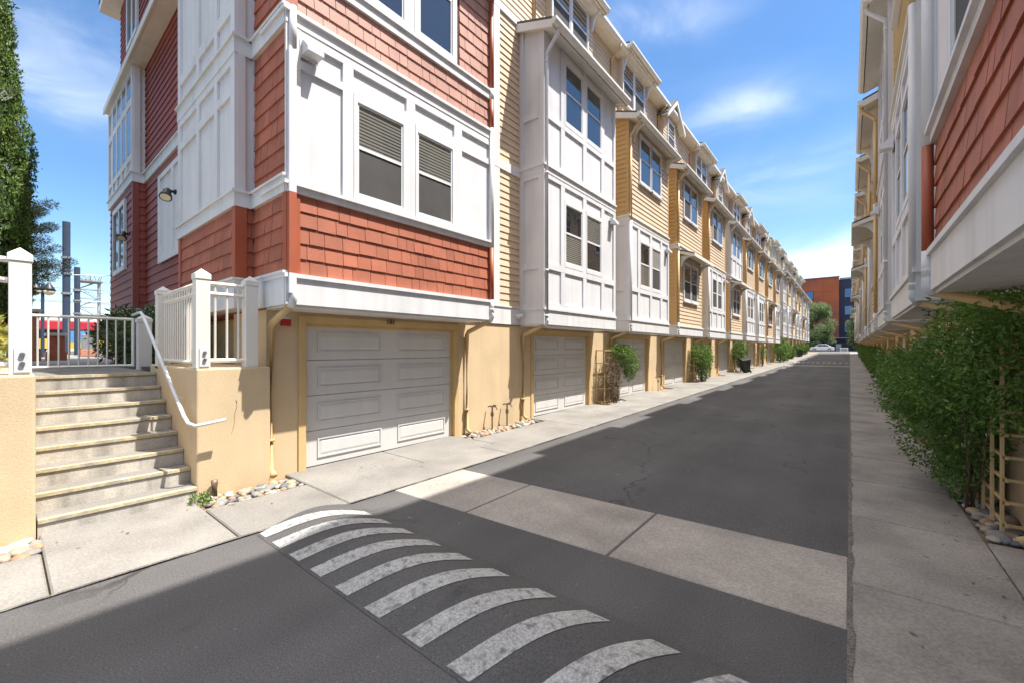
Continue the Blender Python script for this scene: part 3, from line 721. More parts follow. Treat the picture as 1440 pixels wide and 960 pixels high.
# speed bump with its painted stripes
def bump_z(y, y0, y1, h): t = (y - y0) / (y1 - y0); return h * math.sin(math.pi * min(max(t, 0), 1)) ** 1.15
def speed_bump(y0, y1, h, label):
    root = thing('speed_bump', (-2.1, (y0 + y1) / 2, gz(y0)), label, 'speed bump', 'speed bumps across the alley')
    m = MB(); n = 14; yc = (y0 + y1) / 2; zz = gz(y0)
    def P(x, y, o): return (x + 2.1, y - yc, bump_z(y, y0, y1, h) + o)
    def xr(x, y): return x
    for i in range(n):
        a = y0 + (y1 - y0) * i / n; b = y0 + (y1 - y0) * (i + 1) / n
        m.quad(P(-4.2, a, .004), P(-.04, a, .004), P(-.04, b, .004), P(-4.2, b, .004))
    m.quad(*[P(-4.2, y0 + (y1 - y0) * i / n, .004) for i in range(n + 1)]); m.quad(*[P(-.04, y0 + (y1 - y0) * i / n, .004) for i in range(n + 1)])
    link('hump', m, 'asphalt2', root, True)
    s0, s1 = y0 + .02, y1 - .10
    for k, x in enumerate((-4.24, -3.91, -3.57, -3.22, -2.85, -2.46, -2.05, -1.66, -1.24, -.83, -.42)):
        st = MB(); wob = random.uniform(-.012, .012)
        for i in range(n):
            a = s0 + (s1 - s0) * i / n; b = s0 + (s1 - s0) * (i + 1) / n
            def S(y, e): return min(max(x + wob + e * .172 + .36 * (y - s0) / (s1 - s0), -4.19), -.05)
            if S(b, 1) - S(b, 0) < .005: continue
            st.quad(P(S(a, 0), a, .0085), P(S(a, 1), a, .0085), P(S(b, 1), b, .0085), P(S(b, 0), b, .0085))
        if st.f: link('stripe', st, 'paint', root, True)
speed_bump(1.48, 2.46, .098, 'striped speed bump across the road in front of the steps')
speed_bump(48, 48.95, .075, 'small distant striped speed bump crossing the far road')

# ------------------------------------------------------------------ steps, planters, rails
NR, TR = 8, .28; LZ = 1.365
xs0 = -5.70
st = thing('concrete_steps', (xs0, .8, 0), 'weathered concrete steps with yellow edges climbing between stucco walls', 'steps')
hts = [.145 + (LZ - .145) * i / (NR - 1) for i in range(NR)]
a = MB(); b = MB(); c = MB()
for i, z in enumerate(hts):
    x1 = -TR * i; x0 = -TR * (i + 1) if i < NR - 1 else -TR * i - .9
    zp = hts[i - 1] if i else -.06
    link('riser', MB().box(x1 - .05, x1, -.585, .60, zp - .02, z - .045), 'riser', st)
    link('tread', MB().box(x0 - .02, x1 + .012, -.585, .60, z - .045, z), 'concrete', st, bevel=.008)
    link('nosing', MB().box(x1 - .055, x1 + .0145, -.583, .598, z - .03, z + .0025), 'nosing', st)
ya = MB(); ya.box(-60, xs0 - TR * 7 - .88, -40, 2.5, -.1, LZ - .004); struct('terrace', ya, 'concrete')
p = thing('planter_wall', (-5.65, -1.4, 0), 'cream stucco planter wall left of the steps', 'wall', 'stucco walls beside the steps')
link('wall', MB().box(-2.4, 0, -3.0, 1.605, -.1, 1.47), 'stucco_lt', p, bevel=.02)
p = thing('planter_wall', (-5.75, 1.78, 0), 'cream stucco planter wall between the steps and the first garage', 'wall', 'stucco walls beside the steps')
link('wall', MB().box(-2.3, 0, -.375, .405, -.1, 1.475), 'stucco_lt', p, bevel=.02)
link('soil', MB().box(-6.0, -2.3, -.36, .4, 1.2, 1.42), 'dirt', p)
link('pipe_stub', MB().tube([(.07, -.22, .0), (.07, -.22, .15), (.065, -.22, .19)], .035, 10), 'brass', p, True)
cr = MB(); cr.tube([(.0, .02 - .0, 1.08), (.0, .028, 1.0), (.0, .005, .93), (.0, -.0, .82), (.0, -.012, .74), (.0, -.03, .68)], [.006, .003, .0025, .0022, .0022, .0015], 5); link('crack', cr, 'dirt', p)

def post(loc, h, w, label, bolts=True, cat='post', grp='white posts of the railings'):
    r = thing('railing_post', loc, label, cat, grp)
    k = w / 2
    link('shaft', MB().box(-k, k, -k, k, 0, h - .13), 'cream_trim', r, bevel=.006)
    m = MB(); e = k + .008; m.box(-e, e, -e, e, h - .13, h - .07)
    i = len(m.v); m.v += [(-e, -e, h - .07), (e, -e, h - .07), (e, e, h - .07), (-e, e, h - .07), (0, 0, h)]; m.f += [(i, i+1, i+4), (i+1, i+2, i+4), (i+2, i+3, i+4), (i+3, i, i+4)]
    link('cap', m, 'cream_trim', r, bevel=.004)
    if bolts:
        pl = link('base_plate', MB().box(k, k + .012, -k * .55, k * .85, .02, .24), 'white', r, bevel=.003)
        for z in (.10, .18): link('bolt', MB().tube([(k + .01, k * .15, z), (k + .03, k * .15, z)], .018, 8), 'bolt', pl)
    return r
post((-5.75, .115, 1.47), 1.13, .135, 'white post with two bolts on the left planter wall')
post((-5.84, 1.475, 1.475), 1.15, .14, 'white post with two bolts at the outer corner of the right planter')
post((-5.84, 1.98, 1.475), 1.13, .14, 'white post beside the red wall corner, second along the right planter', False)
post((-7.66, 1.48, 1.42), 1.17, .15, 'white post at the back corner of the right planter', False)
post((-8.85, 1.47, LZ), .88, .17, 'short white post where the stair handrail starts', False)

def railing(p0, p1, z0, zt, zm, n, label, grp='white railings by the steps'):
    r = thing('metal_railing', (p0[0], p0[1], z0), label, 'railing', grp)
    d = Vector((p1[0] - p0[0], p1[1] - p0[1], 0))
    def bar(z, w): return MB().sqtube([(0, 0, z - z0), (d.x, d.y, z - z0)], w)
    for z in ([zt, zm, z0 + .06] if zm else [zt, z0 + .06]): link('rail', bar(z, .042), 'cream_trim', r)
    for i in range(n):
        q = d * ((i + .5) / n); link('baluster', MB().sqtube([(q.x, q.y, .06), (q.x, q.y, zt - z0)], .02), 'cream_trim', r)
    return r
railing((-5.84, 1.55), (-5.84, 1.91), 1.50, 2.46, 2.34, 3, 'short white railing between two posts facing the alley')
railing((-5.91, 1.475), (-7.59, 1.48), 1.48, 2.46, 2.34, 15, 'long white railing along the top of the stair side wall')
railing((-5.75, .045), (-5.75, -2.8), 1.50, 2.48, 2.30, 20, 'white railing running left from the post on the left planter')
g_ = thing('metal_gate', (-8.98, .24, LZ), 'white metal gate with thin bars at the top of the steps', 'gate')
for nm, z, w in (('rail', .80, .035), ('rail', .07, .035)): link(nm, MB().sqtube([(0, 0, z), (0, 1.12, z)], w), 'cream_trim', g_)
for y in (0, 1.12): link('stile', MB().sqtube([(0, y, .05), (0, y, .82)], .04), 'cream_trim', g_)
for i in range(10): link('bar', MB().sqtube([(0, .10 + i * .102, .07), (0, .10 + i * .102, .80)], .017), 'cream_trim', g_)
hd = thing('handrail', (-8.0, 1.3, LZ), 'white tubular handrail bent round the bottom of the stair wall', 'handrail')
pts = [(-.85, .03, .86), (-.05, .0, .86), (.12, 0, .80), (2.22, 0, -.42), (2.34, .01, -.485), (2.40, .06, -.515), (2.42, .16, -.50), (2.425, .34, -.475)]
link('tube', MB().tube(pts, .019, 12), 'white', hd, True)
for x, z in ((.7, .46), (1.8, -.18)): link('bracket', MB().tube([(x, 0, z - .01), (x, .03, z - .06), (x, .10, z - .06)], .009, 6), 'white', hd)

# fittings on the walls
fx = thing('strobe_alarm', (-5.9, 2.42, 2.0), 'small red alarm strobe beside the first garage door', 'alarm')
link('body', MB().box(0, .05, -.06, .06, 0, .09), 'alarmred', fx, bevel=.006); link('lens', MB().box(.005, .045, -.04, .04, .09, .12), 'white', fx, bevel=.004)
def flood(loc, label):
    r = thing('flood_light', loc, label, 'wall lamp', 'black flood lamps on the red end wall'); r.scale = (.66, .66, .66)
    link('mount', MB().lathe([(.07, 0), (.07, .03), (.05, .05)], n=12), 'iron', r).rotation_euler = (R(90), 0, 0)
    link('arm', MB().tube([(0, -.03, 0), (-.02, -.12, .0), (-.06, -.16, -.02)], .035, 8), 'iron', r, True)
    hd = link('head', MB().lathe([(.07, .0), (.09, .05), (.09, .16), (.13, .22), (.14, .30)], n=16), 'iron', r, True)
    hd.location = (-.06, -.16, .03); hd.rotation_euler = (R(165), R(-30), 0)
    l = link('lens', MB().lathe([(.12, .296), (.11, .302)], n=16), 'lamp', hd)
flood((-9.12, 1.94, 4.42), 'black flood lamp on the white panelled end wall')
flood((-13.2, 1.94, 4.40), 'black flood lamp near the far window of the red end wall')
cm = thing('security_camera', (-5.87, 7.42, 2.42), 'white dome security camera on the band beside the second garage', 'camera')
link('base', MB().lathe([(.06, 0), (.06, .03), (.04, .05)], n=12), 'white', cm).rotation_euler = (0, R(90), 0)
link('head', MB().lathe([(.02, -.05), (.06, -.04), (.07, .0), (.06, .05), (.03, .07)], (.10, 0, -.01), 12), 'white', cm, True)
link('lens', MB().lathe([(.025, 0), (.02, .01)], (.13, -.055, -.05), 10), 'iron', cm)
def standpipe(loc, label, grp):
    r = thing('standpipe', loc, label, 'standpipe', grp)
    link('riser_pipe', MB().tube([(0, 0, -.05), (0, 0, .52)], .016, 8), 'brass', r)
    link('valve', MB().lathe([(.018, .30), (.034, .33), (.034, .38), (.018, .41)], n=10), 'brass', r)
    link('tap_arm', MB().tube([(-.11, 0, .50), (.0, 0, .52), (.10, .01, .51), (.13, .01, .46)], .015, 8), 'brass', r)
    link('handle', MB().box(.03, .11, -.008, .008, .535, .55), 'iron', r)
standpipe((-5.74, 6.42, .0), 'bare standpipe by the cobbles, nearer one to the first garage', 'standpipes by the cobble bed')
standpipe((-5.74, 6.90, .0), 'bare standpipe by the cobbles, nearer one to the second garage', 'standpipes by the cobble bed')
standpipe((-5.72, 15.95, gz(15.9)), 'standpipe between the third and fourth garages', 'standpipes by the cobble bed')

# ------------------------------------------------------------------ river stones
SM = [mat('stone_' + n_, c_, .7, .18, 22, .25, 60, speck=.12, speckscale=160) for n_, c_ in
      (('grey', (.22, .215, .21)), ('tan', (.38, .28, .18)), ('pale', (.42, .38, .31)), ('blue', (.12, .135, .15)), ('rust', (.33, .20, .12)), ('sand', (.32, .27, .20)))]
def stone_mesh(i):
    bm = bmesh.new(); bmesh.ops.create_icosphere(bm, subdivisions=2, radius=.5); rr = random.Random(i)
    ph = [rr.uniform(0, 6) for _ in range(4)]
    for v in bm.verts:
        c = v.co; k = 1 + .12 * math.sin(3 * c.x * 2 + ph[0]) + .10 * math.sin(5 * c.y + ph[1]) + .08 * math.sin(6 * c.z + ph[2]); v.co = c * k
    me = bpy.data.meshes.new('river_stone'); bm.to_mesh(me); bm.free(); me.polygons.foreach_set('use_smooth', [True] * len(me.polygons))
    me.materials.append(SM[i % len(SM)]); return me
STONES = [stone_mesh(i) for i in range(12)]
def stones(x0, x1, y0, y1, n, smin, smax, where, grp):
    placed = []; tries = 0
    while len(placed) < n and tries < n * 60:
        tries += 1; s = random.uniform(smin, smax); x = random.uniform(x0 + s * .4, x1 - s * .4); y = random.uniform(y0 + s * .4, y1 - s * .4)
        if any((x - a) ** 2 + (y - b) ** 2 < ((s + q) * .30) ** 2 for a, b, q in placed): continue
        placed.append((x, y, s))
        o = bpy.data.objects.new('river_stone', random.choice(STONES)); COL.objects.link(o)
        o.location = (x, y, gz(y) + s * .09 - .012); o.scale = (s * random.uniform(.8, 1.25), s * random.uniform(.7, 1.1), s * random.uniform(.45, .65))
        o.rotation_euler = (random.uniform(-.25, .25), random.uniform(-.25, .25), random.uniform(0, 6.28))
        tag(o, 'smooth river stone in the bed ' + where, 'stone', grp)
stones(-5.65, -5.2, -.25, .235, 22, .10, .19, 'at the foot of the left planter wall', 'stones at the left planter wall')
stones(-5.74, -5.25, 1.40, 2.42, 58, .06, .15, 'between the steps and the first garage', 'stones before the first garage')
stones(-5.88, -5.46, 5.52, 7.9, 85, .07, .15, 'between the first and second garages', 'stones between the first two garages')
stones(-5.88, -5.46, 11.2, 12.4, 40, .08, .15, 'under the first trellis', 'stones under the first trellis')
stones(.92, 1.26, 5.5, 7.2, 46, .09, .19, 'under the big shrub on the right', 'stones under the right shrub')

# ------------------------------------------------------------------ plants
def plant(name, loc, label, cat, grp, blobs, n, size, leafm, stems, seed=1, up=.1, droop=.0, aspect=.36, extra=None):
    r = thing(name, loc, label, cat, grp); rng = np.random.default_rng(seed)
    o = link('foliage', leaves(blobs, n, size, up=up, rng=rng, droop=droop, aspect=aspect), leafm, r)
    m = MB()
    for pth, rad in stems: m.tube(pth, rad, 7)
    if m.v: link('stem', m, 'wood', r, True)
    return r
def stem_set(h, n, spread, seed, rad=.012, flat=.5):
    rr = random.Random(seed); out = []
    for i in range(n):
        a = rr.uniform(-1, 1); b = rr.uniform(-1, 1) * flat; p = [(a * .06, b * .08, -.08)]
        for k in range(1, 5):
            t = k / 4; p.append((b * spread * t * .5 + rr.uniform(-.04, .04), a * spread * t + rr.uniform(-.05, .05), h * t))
        out.append((p, [rad * (1 - .16 * k) for k in range(5)]))
    return out
def trellis(x, y0, y1, z0, h, side, label, grp='tan trellises at the garage piers', wrap=.3, nv=4, nh=5):
    r = thing('trellis', (x, y0, z0), label, 'trellis', grp); w = y1 - y0
    for i in range(nv): link('upright', MB().box(-.012, .012, w * i / (nv - 1) - .012, w * i / (nv - 1) + .012, -.05, h), 'trellis', r)
    for i in range(nh):
        z = .08 + (h - .12) * i / (nh - 1); link('crossbar', MB().box(.0125, .033, -.04, w + .04, z - .014, z + .014), 'trellis', r)
        if wrap: link('side_bar', MB().box(min(0, side * wrap), max(0, side * wrap), -.012, .0115, z - .012, z + .012), 'trellis', r)
    if wrap: link('upright', MB().box(side * wrap - .012, side * wrap + .012, -.0125, .012, -.05, h), 'trellis', r)
    return r
GL = 'trellised shrubs along the left garages'
trellis(-5.62, 11.25, 12.25, gz(11.5), 1.62, -1, 'tan trellis with a half bare shrub beside the second garage', wrap=.26)
plant('trellis_shrub', (-5.5, 11.7, gz(11.7)), 'half bare shrub with a green top on the trellis beside the second garage', 'shrub', GL,
      [(.02, .62, 1.40, .32, .55, .34), (.10, .85, 1.15, .26, .40, .40), (0, .3, 1.55, .25, .45, .22), (.05, .9, .85, .16, .22, .25)], 4300, .065, 'leaf_lit', stem_set(1.5, 6, .7, 3, .009), 3)
o = plant('dry_vine', (-5.55, 11.6, gz(11.6)), 'dry brown vine twigs woven in the trellis beside the second garage', 'vine', None,
      [(0, .05, 1.1, .16, .52, .48), (0, .2, .6, .13, .4, .4), (0, -.1, .85, .12, .35, .4)], 2600, .045, 'dry', [([(random.uniform(-.06, .02), y_ + random.uniform(-.05, .05), z_) for z_ in np.linspace(-.05, random.uniform(.7, 1.5), 6)], .004) for y_ in [random.uniform(-.38, .5) for _ in range(60)]] + [([(random.uniform(-.08, .04), -.3 + .8 * t_ + random.uniform(-.08, .08), q_ + .5 * math.sin(t_ * 5 + q_)) for t_ in np.linspace(0, 1, 6)], .004) for q_ in np.linspace(.3, 1.3, 16)], 8)
trellis(-5.62, 20.35, 21.5, gz(20.5), 1.5, -1, 'tan trellis under a full round shrub beside the fourth garage', wrap=.26)
plant('trellis_shrub', (-5.45, 20.9, gz(20.5)), 'full round green shrub on the trellis beside the fourth garage', 'shrub', GL,
      [(0, 0, 1.35, .5, .75, .48), (.05, .25, .95, .42, .62, .42), (0, -.2, 1.15, .4, .6, .4), (.02, .1, .55, .32, .55, .35), (.02, .3, .25, .2, .4, .22)], 6800, .075, 'leaf_lit', stem_set(1.3, 8, .5, 5, .014), 5)
trellis(-5.62, 29.4, 30.5, gz(29.5), 1.5, -1, 'tan trellis under a dark shrub behind the leaning black bin', wrap=.26)
plant('trellis_shrub', (-5.45, 29.9, gz(29.5)), 'dark green shrub above the leaning black bin', 'shrub', GL,
      [(0, 0, 1.5, .45, .85, .42), (0, -.1, 1.1, .4, .7, .42), (0, 0, .6, .22, .45, .35)], 4300, .085, 'leaf_lit', stem_set(1.3, 7, .5, 6, .014), 6)
trellis(-5.62, 38.4, 39.7, gz(38.5), 1.7, -1, 'tall tan trellis with a sparse plant beyond the leaning bin', wrap=.26)
plant('trellis_shrub', (-5.5, 39.1, gz(38.5)), 'sparse thin shrub on the trellis beyond the leaning bin', 'shrub', GL,
      [(0, .1, 1.35, .25, .6, .3), (0, 0, .9, .2, .45, .4)], 700, .10, 'leaf_lit', stem_set(1.5, 7, .6, 9, .014), 9)
for k, (y, s, lab) in enumerate(((48.3, 1.25, 'bushy bright green shrub before the farther left terrace'), (52.2, 1.1, 'rounded green shrub second along the farther left terrace'), (57.6, .8, 'small loose shrub midway along the farther left terrace'), (66.5, .95, 'green shrub behind the far upright bin'), (75.6, 1.0, 'small last shrub along the farther left terrace'))):
    plant('trellis_shrub', (-5.3, y, gz(y)), lab, 'shrub', GL, [(0, 0, 1.25 * s, .55 * s, .9 * s, .55 * s), (.05, .2, .8 * s, .5 * s, .8 * s, .5 * s), (0, 0, .35 * s, .35 * s, .7 * s, .32 * s)], 2200, .15, 'leaf_lit', stem_set(1.1 * s, 5, .4, 20 + k, .02), 20 + k)
GR = 'shrubs along the right garages'
trellis(1.07, 5.72, 6.75, 0.03, 1.75, 1, 'tan trellis under the big near shrub on the right', 'tan trellises on the right', wrap=.19, nv=4, nh=9)
plant('climbing_shrub', (1.0, 6.45, 0.02), 'big dark green climbing shrub spilling over the near right pavement', 'shrub', GR,
      [(-.05, .45, .30, .20, .6, .26), (-.12, .9, .62, .40, .75, .45), (-.02, .35, .62, .26, .6, .42), (-.3, .55, 1.3, .50, .95, .50), (.05, -.75, 1.5, .32, .55, .55), (.1, -.8, 2.0, .30, .7, .32), (-.10, .25, 1.35, .52, 1.0, .55), (-.02, -.25, 1.75, .42, .85, .38), (-.22, .45, 1.05, .42, .70, .40), (.05, -.5, 1.35, .34, .55, .5), (.02, .1, .75, .28, .60, .38), (.1, -.55, 2.05, .3, .55, .25), (.05, .35, .42, .16, .4, .3), (-.32, .9, 1.2, .3, .5, .35)], 26000, .055, 'leaf', stem_set(1.6, 9, .9, 31, .008), 31, .0, .25)
vs = plant('trailing_sprays', (1.0, 6.4, 0.02), 'thin leafy sprays reaching up past the right downspout', 'vine', None,
      [(-.05, .3, 2.15, .25, 1.2, .22), (-.5, 1.2, .9, .12, .3, .2)], 420, .06, 'leaf', [([(.05 + .05 * i, .2 * i - .5, 1.2), (-.05 - .03 * i, .3 * i - .3, 1.9), (-.22 + .05 * i, .45 * i - .2, 2.3 + .05 * i)], [.006, .005, .003]) for i in range(5)], 33)
for k in range(1, 15):
    y = 6.2 + PITCH * k + .2; s = (.9, .86, .9, .74, .82)[k % 5]; h = gz(y)
    plant('climbing_shrub', (.98, y + .1, h), f'{ORD[k - 1]} shrub beyond the big one along the right pavement', 'shrub', GR,
          [(.06, -.1, 1.10 * s, .34 * s, .95 * s, .50 * s), (.1, .2, 1.45 * s, .26 * s, .75 * s, .32 * s), (.06, .2, .65 * s, .26 * s, .8 * s, .42 * s)], 4200 if k < 4 else 1500, .07 if k < 4 else .13, 'leaf', stem_set(1.1, 6, .5, 50 + k, .014), 50 + k, .1, .1)
lt = MB(); rl = random.Random(12)
for i in range(330):
    q = rl.random()
    if q < .62: x_, y_ = .93 - abs(rl.gauss(0, .22)), rl.uniform(3.2, 26)
    elif q < .8: x_, y_ = -5.45 + abs(rl.gauss(0, .3)), rl.uniform(.3, 14)
    else: x_, y_ = rl.uniform(-4.2, .8), rl.uniform(1.5, 14)
    s_ = rl.uniform(.012, .030); a_ = rl.uniform(0, 6.28); z_ = gz(y_) + (.0075 if -4.24 < x_ < 0 else .018)
    if -4.24 < x_ < 0 and 1.5 < y_ < 2.45: continue
    c_, n_ = math.cos(a_), math.sin(a_)
    lt.quad((x_, y_, z_), (x_ + s_ * c_ - s_ * .4 * n_, y_ + s_ * n_ + s_ * .4 * c_, z_ + .004), (x_ + 2 * s_ * c_, y_ + 2 * s_ * n_, z_ + .002), (x_ + s_ * c_ + s_ * .4 * n_, y_ + s_ * n_ - s_ * .4 * c_, z_ + .006))
tag(link('leaf_litter', lt, 'dry'), 'dry fallen leaves scattered along the pavement and road', 'leaf litter', kind='stuff')
# weed at the corner of the steps
plant('weed', (-5.58, 1.38, .01), 'small green weed in the joint at the corner of the steps', 'weed', None, [(0.05, 0, .05, .09, .10, .05), (.14, .04, .03, .06, .06, .03)], 130, .05, 'leaf_lit', [], 70)
# planting round the gate
plant('bed_shrub', (-10.6, 1.85, LZ), 'loose shrub behind the gate under the red end wall', 'shrub', 'shrubs by the gate',
      [(0, -.1, .55, 1.2, .45, .5), (-1.8, -.1, .6, 1.1, .5, .55), (1.3, .0, .4, .6, .3, .4)], 5200, .12, 'hedge', stem_set(.6, 10, .4, 71, .012), 71)
plant('bed_shrub', (-7.2, -.55, 1.4), 'yellow green shrub behind the post on the left planter', 'shrub', 'shrubs by the gate',
      [(0, .25, .35, .5, .36, .34), (-.6, .2, .4, .5, .4, .4)], 1500, .11, 'yellowleaf', stem_set(.4, 6, .3, 72, .01), 72)

def crown_sprays(prof, n, size, seed, bend=.4, asp=.2):
    """leaf sprays round a trunk: prof = [(z, radius)]; sprays lie in upswept clumps"""
    rng = np.random.default_rng(seed); zs, rs = np.array(prof).T
    nc = n // 45; cz = rng.uniform(zs[0], zs[-1], nc); cr = np.interp(cz, zs, rs); th = rng.uniform(0, 2 * np.pi, nc)
    rad = cr * (1 - np.abs(rng.normal(0, .04, nc))) * (1 + .035 * np.sin(3 * th + cz * 2.1) + .03 * np.sin(9 * th - cz * 2.9))
    base = np.stack([rad * np.cos(th), rad * np.sin(th), cz], 1); outd = np.stack([np.cos(th), np.sin(th), np.zeros(nc)], 1)
    mb = MB(); V = []; 
    for c in range(nc):
        m = 45; sc = size * rng.uniform(.8, 1.5)
        ax = outd[c] * bend + np.array([0, 0, 1.]) + rng.normal(0, .12, 3); ax /= np.linalg.norm(ax)
        t = rng.uniform(-.5, 1, m)[:, None]; p = base[c] + ax * t * sc * 3.2 + rng.normal(0, 1, (m, 3)) * sc * .6 * (1.1 - np.abs(t))
        d = ax + rng.normal(0, .45, (m, 3)); d /= np.linalg.norm(d, axis=1)[:, None]
        s_ = np.cross(d, rng.normal(size=(m, 3))); s_ /= np.linalg.norm(s_, axis=1)[:, None]
        L = sc * rng.uniform(.6, 1.2, m)[:, None]
        V.append(np.stack([p, p + d * L * .4 + s_ * L * asp * .6, p + d * L, p + d * L * .4 - s_ * L * asp * .6], 1).reshape(-1, 3))
    v = np.concatenate(V); mb.v = [tuple(x) for x in v.tolist()]; mb.f = [(4*i, 4*i+1, 4*i+2, 4*i+3) for i in range(len(v) // 4)]
    return mb
t = thing('cypress_tree', (-13.0, -1.25, LZ - .05), 'tall dense column cypress at the left edge of the picture', 'tree')
link('trunk', MB().tube([(0, 0, -.2), (.02, 0, 4), (0, .02, 11)], [.2, .15, .03], 10), 'wood', t, True)
link('crown', crown_sprays([(.3, 1.1), (1.2, 1.55), (3, 1.72), (5, 1.55), (7, 1.36), (9, 1.1), (11, .6), (12.2, .1)], 215000, .056, 5, .10, .30), 'cypress', t)
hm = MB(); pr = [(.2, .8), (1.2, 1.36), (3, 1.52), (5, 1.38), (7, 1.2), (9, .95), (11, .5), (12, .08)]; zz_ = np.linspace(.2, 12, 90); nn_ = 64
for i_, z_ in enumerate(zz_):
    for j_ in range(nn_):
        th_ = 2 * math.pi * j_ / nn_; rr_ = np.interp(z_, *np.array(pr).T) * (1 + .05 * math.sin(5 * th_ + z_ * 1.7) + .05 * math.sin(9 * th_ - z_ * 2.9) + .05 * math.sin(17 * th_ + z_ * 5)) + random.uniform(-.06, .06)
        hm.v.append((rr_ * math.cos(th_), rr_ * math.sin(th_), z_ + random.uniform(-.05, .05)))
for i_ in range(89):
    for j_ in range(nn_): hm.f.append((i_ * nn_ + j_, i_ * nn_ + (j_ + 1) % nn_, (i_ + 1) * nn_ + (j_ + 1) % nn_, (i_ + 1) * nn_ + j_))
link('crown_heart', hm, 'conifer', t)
t = thing('conifer_tree', (-21., .3, LZ - .05), 'dark conifer with reaching branches behind the cypress', 'tree')
br = MB(); br.tube([(0, 0, -.2), (0, 0, 5.4)], [.18, .03], 8); rr = random.Random(4)
bl = []
for i in range(46):
    z = rr.uniform(1.2, 5.0); a = rr.uniform(0, 6.28); L = (.95 - .10 * abs(z - 3.2) if z > 2.2 else .30) * rr.uniform(.75, 1.25) + .08
    e = (math.cos(a) * L, math.sin(a) * L, z + .25 * L); br.tube([(0, 0, z - .1), (e[0] * .5, e[1] * .5, z + .02), e], [.03, .02, .008], 5)
    for q in (.45, .75, 1.0): bl.append((e[0] * q, e[1] * q, z + .25 * L * q * q, (.34 - .16 * q), (.34 - .16 * q), .13))
link('trunk', br, 'wood', t); link('crown', leaves(bl, 46000, .085, up=.25, rng=np.random.default_rng(9), aspect=.16), 'conifer', t)

# ------------------------------------------------------------------ bins
def bin_(loc, label, rz, lean):
    r = thing('wheelie_bin', loc, label, 'bin', 'wheelie bins in the alley', rz); r.rotation_euler = (lean, R(13) if lean else 0, rz); r.scale = (.86, .86, .95)
    m = MB(); i = 0; b0, b1 = (.20, .22), (.28, .30)
    m.v = [(-b0[0], -b0[1], .06), (b0[0], -b0[1], .06), (b0[0], b0[1], .06), (-b0[0], b0[1], .06), (-b1[0], -b1[1], .92), (b1[0], -b1[1], .92), (b1[0], b1[1], .92), (-b1[0], b1[1], .92)]
    m.f = [(0,3,2,1),(4,5,6,7),(0,1,5,4),(1,2,6,5),(2,3,7,6),(3,0,4,7)]
    link('body', m, 'bin', r, bevel=.02)
    m = MB(); m.prism([(-.33, .92), (.33, .92), (.31, .97), (0, 1.0), (-.31, .97)], 'x', -.30, .30); link('lid', m, 'bin', r, bevel=.01)
    link('handle', MB().tube([(-.22, .30, .9), (-.22, .38, .95), (.22, .38, .95), (.22, .30, .9)], .015, 6), 'bin', r)
    for x in (-.22, .22):
        w = link('wheel', MB().lathe([(.09, -.025), (.1, -.015), (.1, .015), (.09, .025)], n=14), 'iron', r, True); w.location = (x, .22, .10); w.rotation_euler = (0, R(90), 0)
bin_((-5.02, 29.3, gz(29.3) + .02), 'black wheelie bin leaning back beside the dark shrub', R(215), R(-16))
bin_((-4.95, 65.2, gz(65.2) + .02), 'small distant upright black bin on the left pavement', R(100), 0)

# ------------------------------------------------------------------ far end of the alley
car = thing('parked_car', (-4.5, 108.6, gz(108) + .02), 'silver white sedan parked across the far end of the alley', 'car'); car.scale = (.9, 1, 1.06)
cp = mat('silver_car_paint', (.62, .63, .65), .25, .02, 2, metal=.3)
low = [(-2.25, .25), (2.25, .25), (2.3, .55), (2.22, .82), (1.9, .93), (-1.3, .93), (-2.15, .78), (-2.3, .55)]
m = MB(); m.prism(low, 'y', -.88, .88); link('body', m, cp, car, bevel=.06)
m = MB(); i = 0
P8 = [(-1.35, .93), (-.55, 1.40), (.75, 1.42), (1.75, .95)]
m.v = [(x, -.80 if z < 1 else -.60, z) for x, z in P8] + [(x, .80 if z < 1 else .60, z) for x, z in P8]; m.f = [(0,1,2,3),(7,6,5,4),(0,4,5,1),(1,5,6,2),(2,6,7,3),(3,7,4,0)]
link('cabin', m, cp, car, bevel=.04)
m = MB()
for a, b, c_, d_ in ((-1.12, -.52, .05, -.0), (.10, .08, .72, 1.28)):
    m.quad((a, -.80, .98), (c_, -.80, .98), (c_ if d_ > 1 else .05, -.63, 1.35), (b, -.63, 1.35))
m.quad((.76, -.80, .98), (1.4, -.80, .98), (.80, -.63, 1.35), (.76, -.63, 1.35))
link('side_window', m, 'glass', car)
m = MB(); m.quad((-1.36, -.7, .96), (-1.36, .7, .96), (-.62, .56, 1.385), (-.62, -.56, 1.385)); link('windscreen', m, 'glass', car)
for x in (-1.42, 1.38):
    for y in (-.80, .80):
        w = link('wheel', MB().lathe([(.25, -.11), (.33, -.09), (.33, .09), (.25, .11)], n=20), 'iron', car, True); w.location = (x, y, .33); w.rotation_euler = (R(90), 0, 0)
        q = link('rim', MB().lathe([(.05, -.118), (.22, -.112), (.22, .112), (.05, .118)], n=16), 'grey_metal', w)
m = MB(); m.box(-2.28, -2.18, -.8, -.5, .6, .72); m.box(-2.28, -2.18, .5, .8, .6, .72); link('headlight', m, 'lamp', car)
link('bumper', MB().box(-2.34, -2.2, -.82, .82, .3, .45), cp, car, bevel=.03)

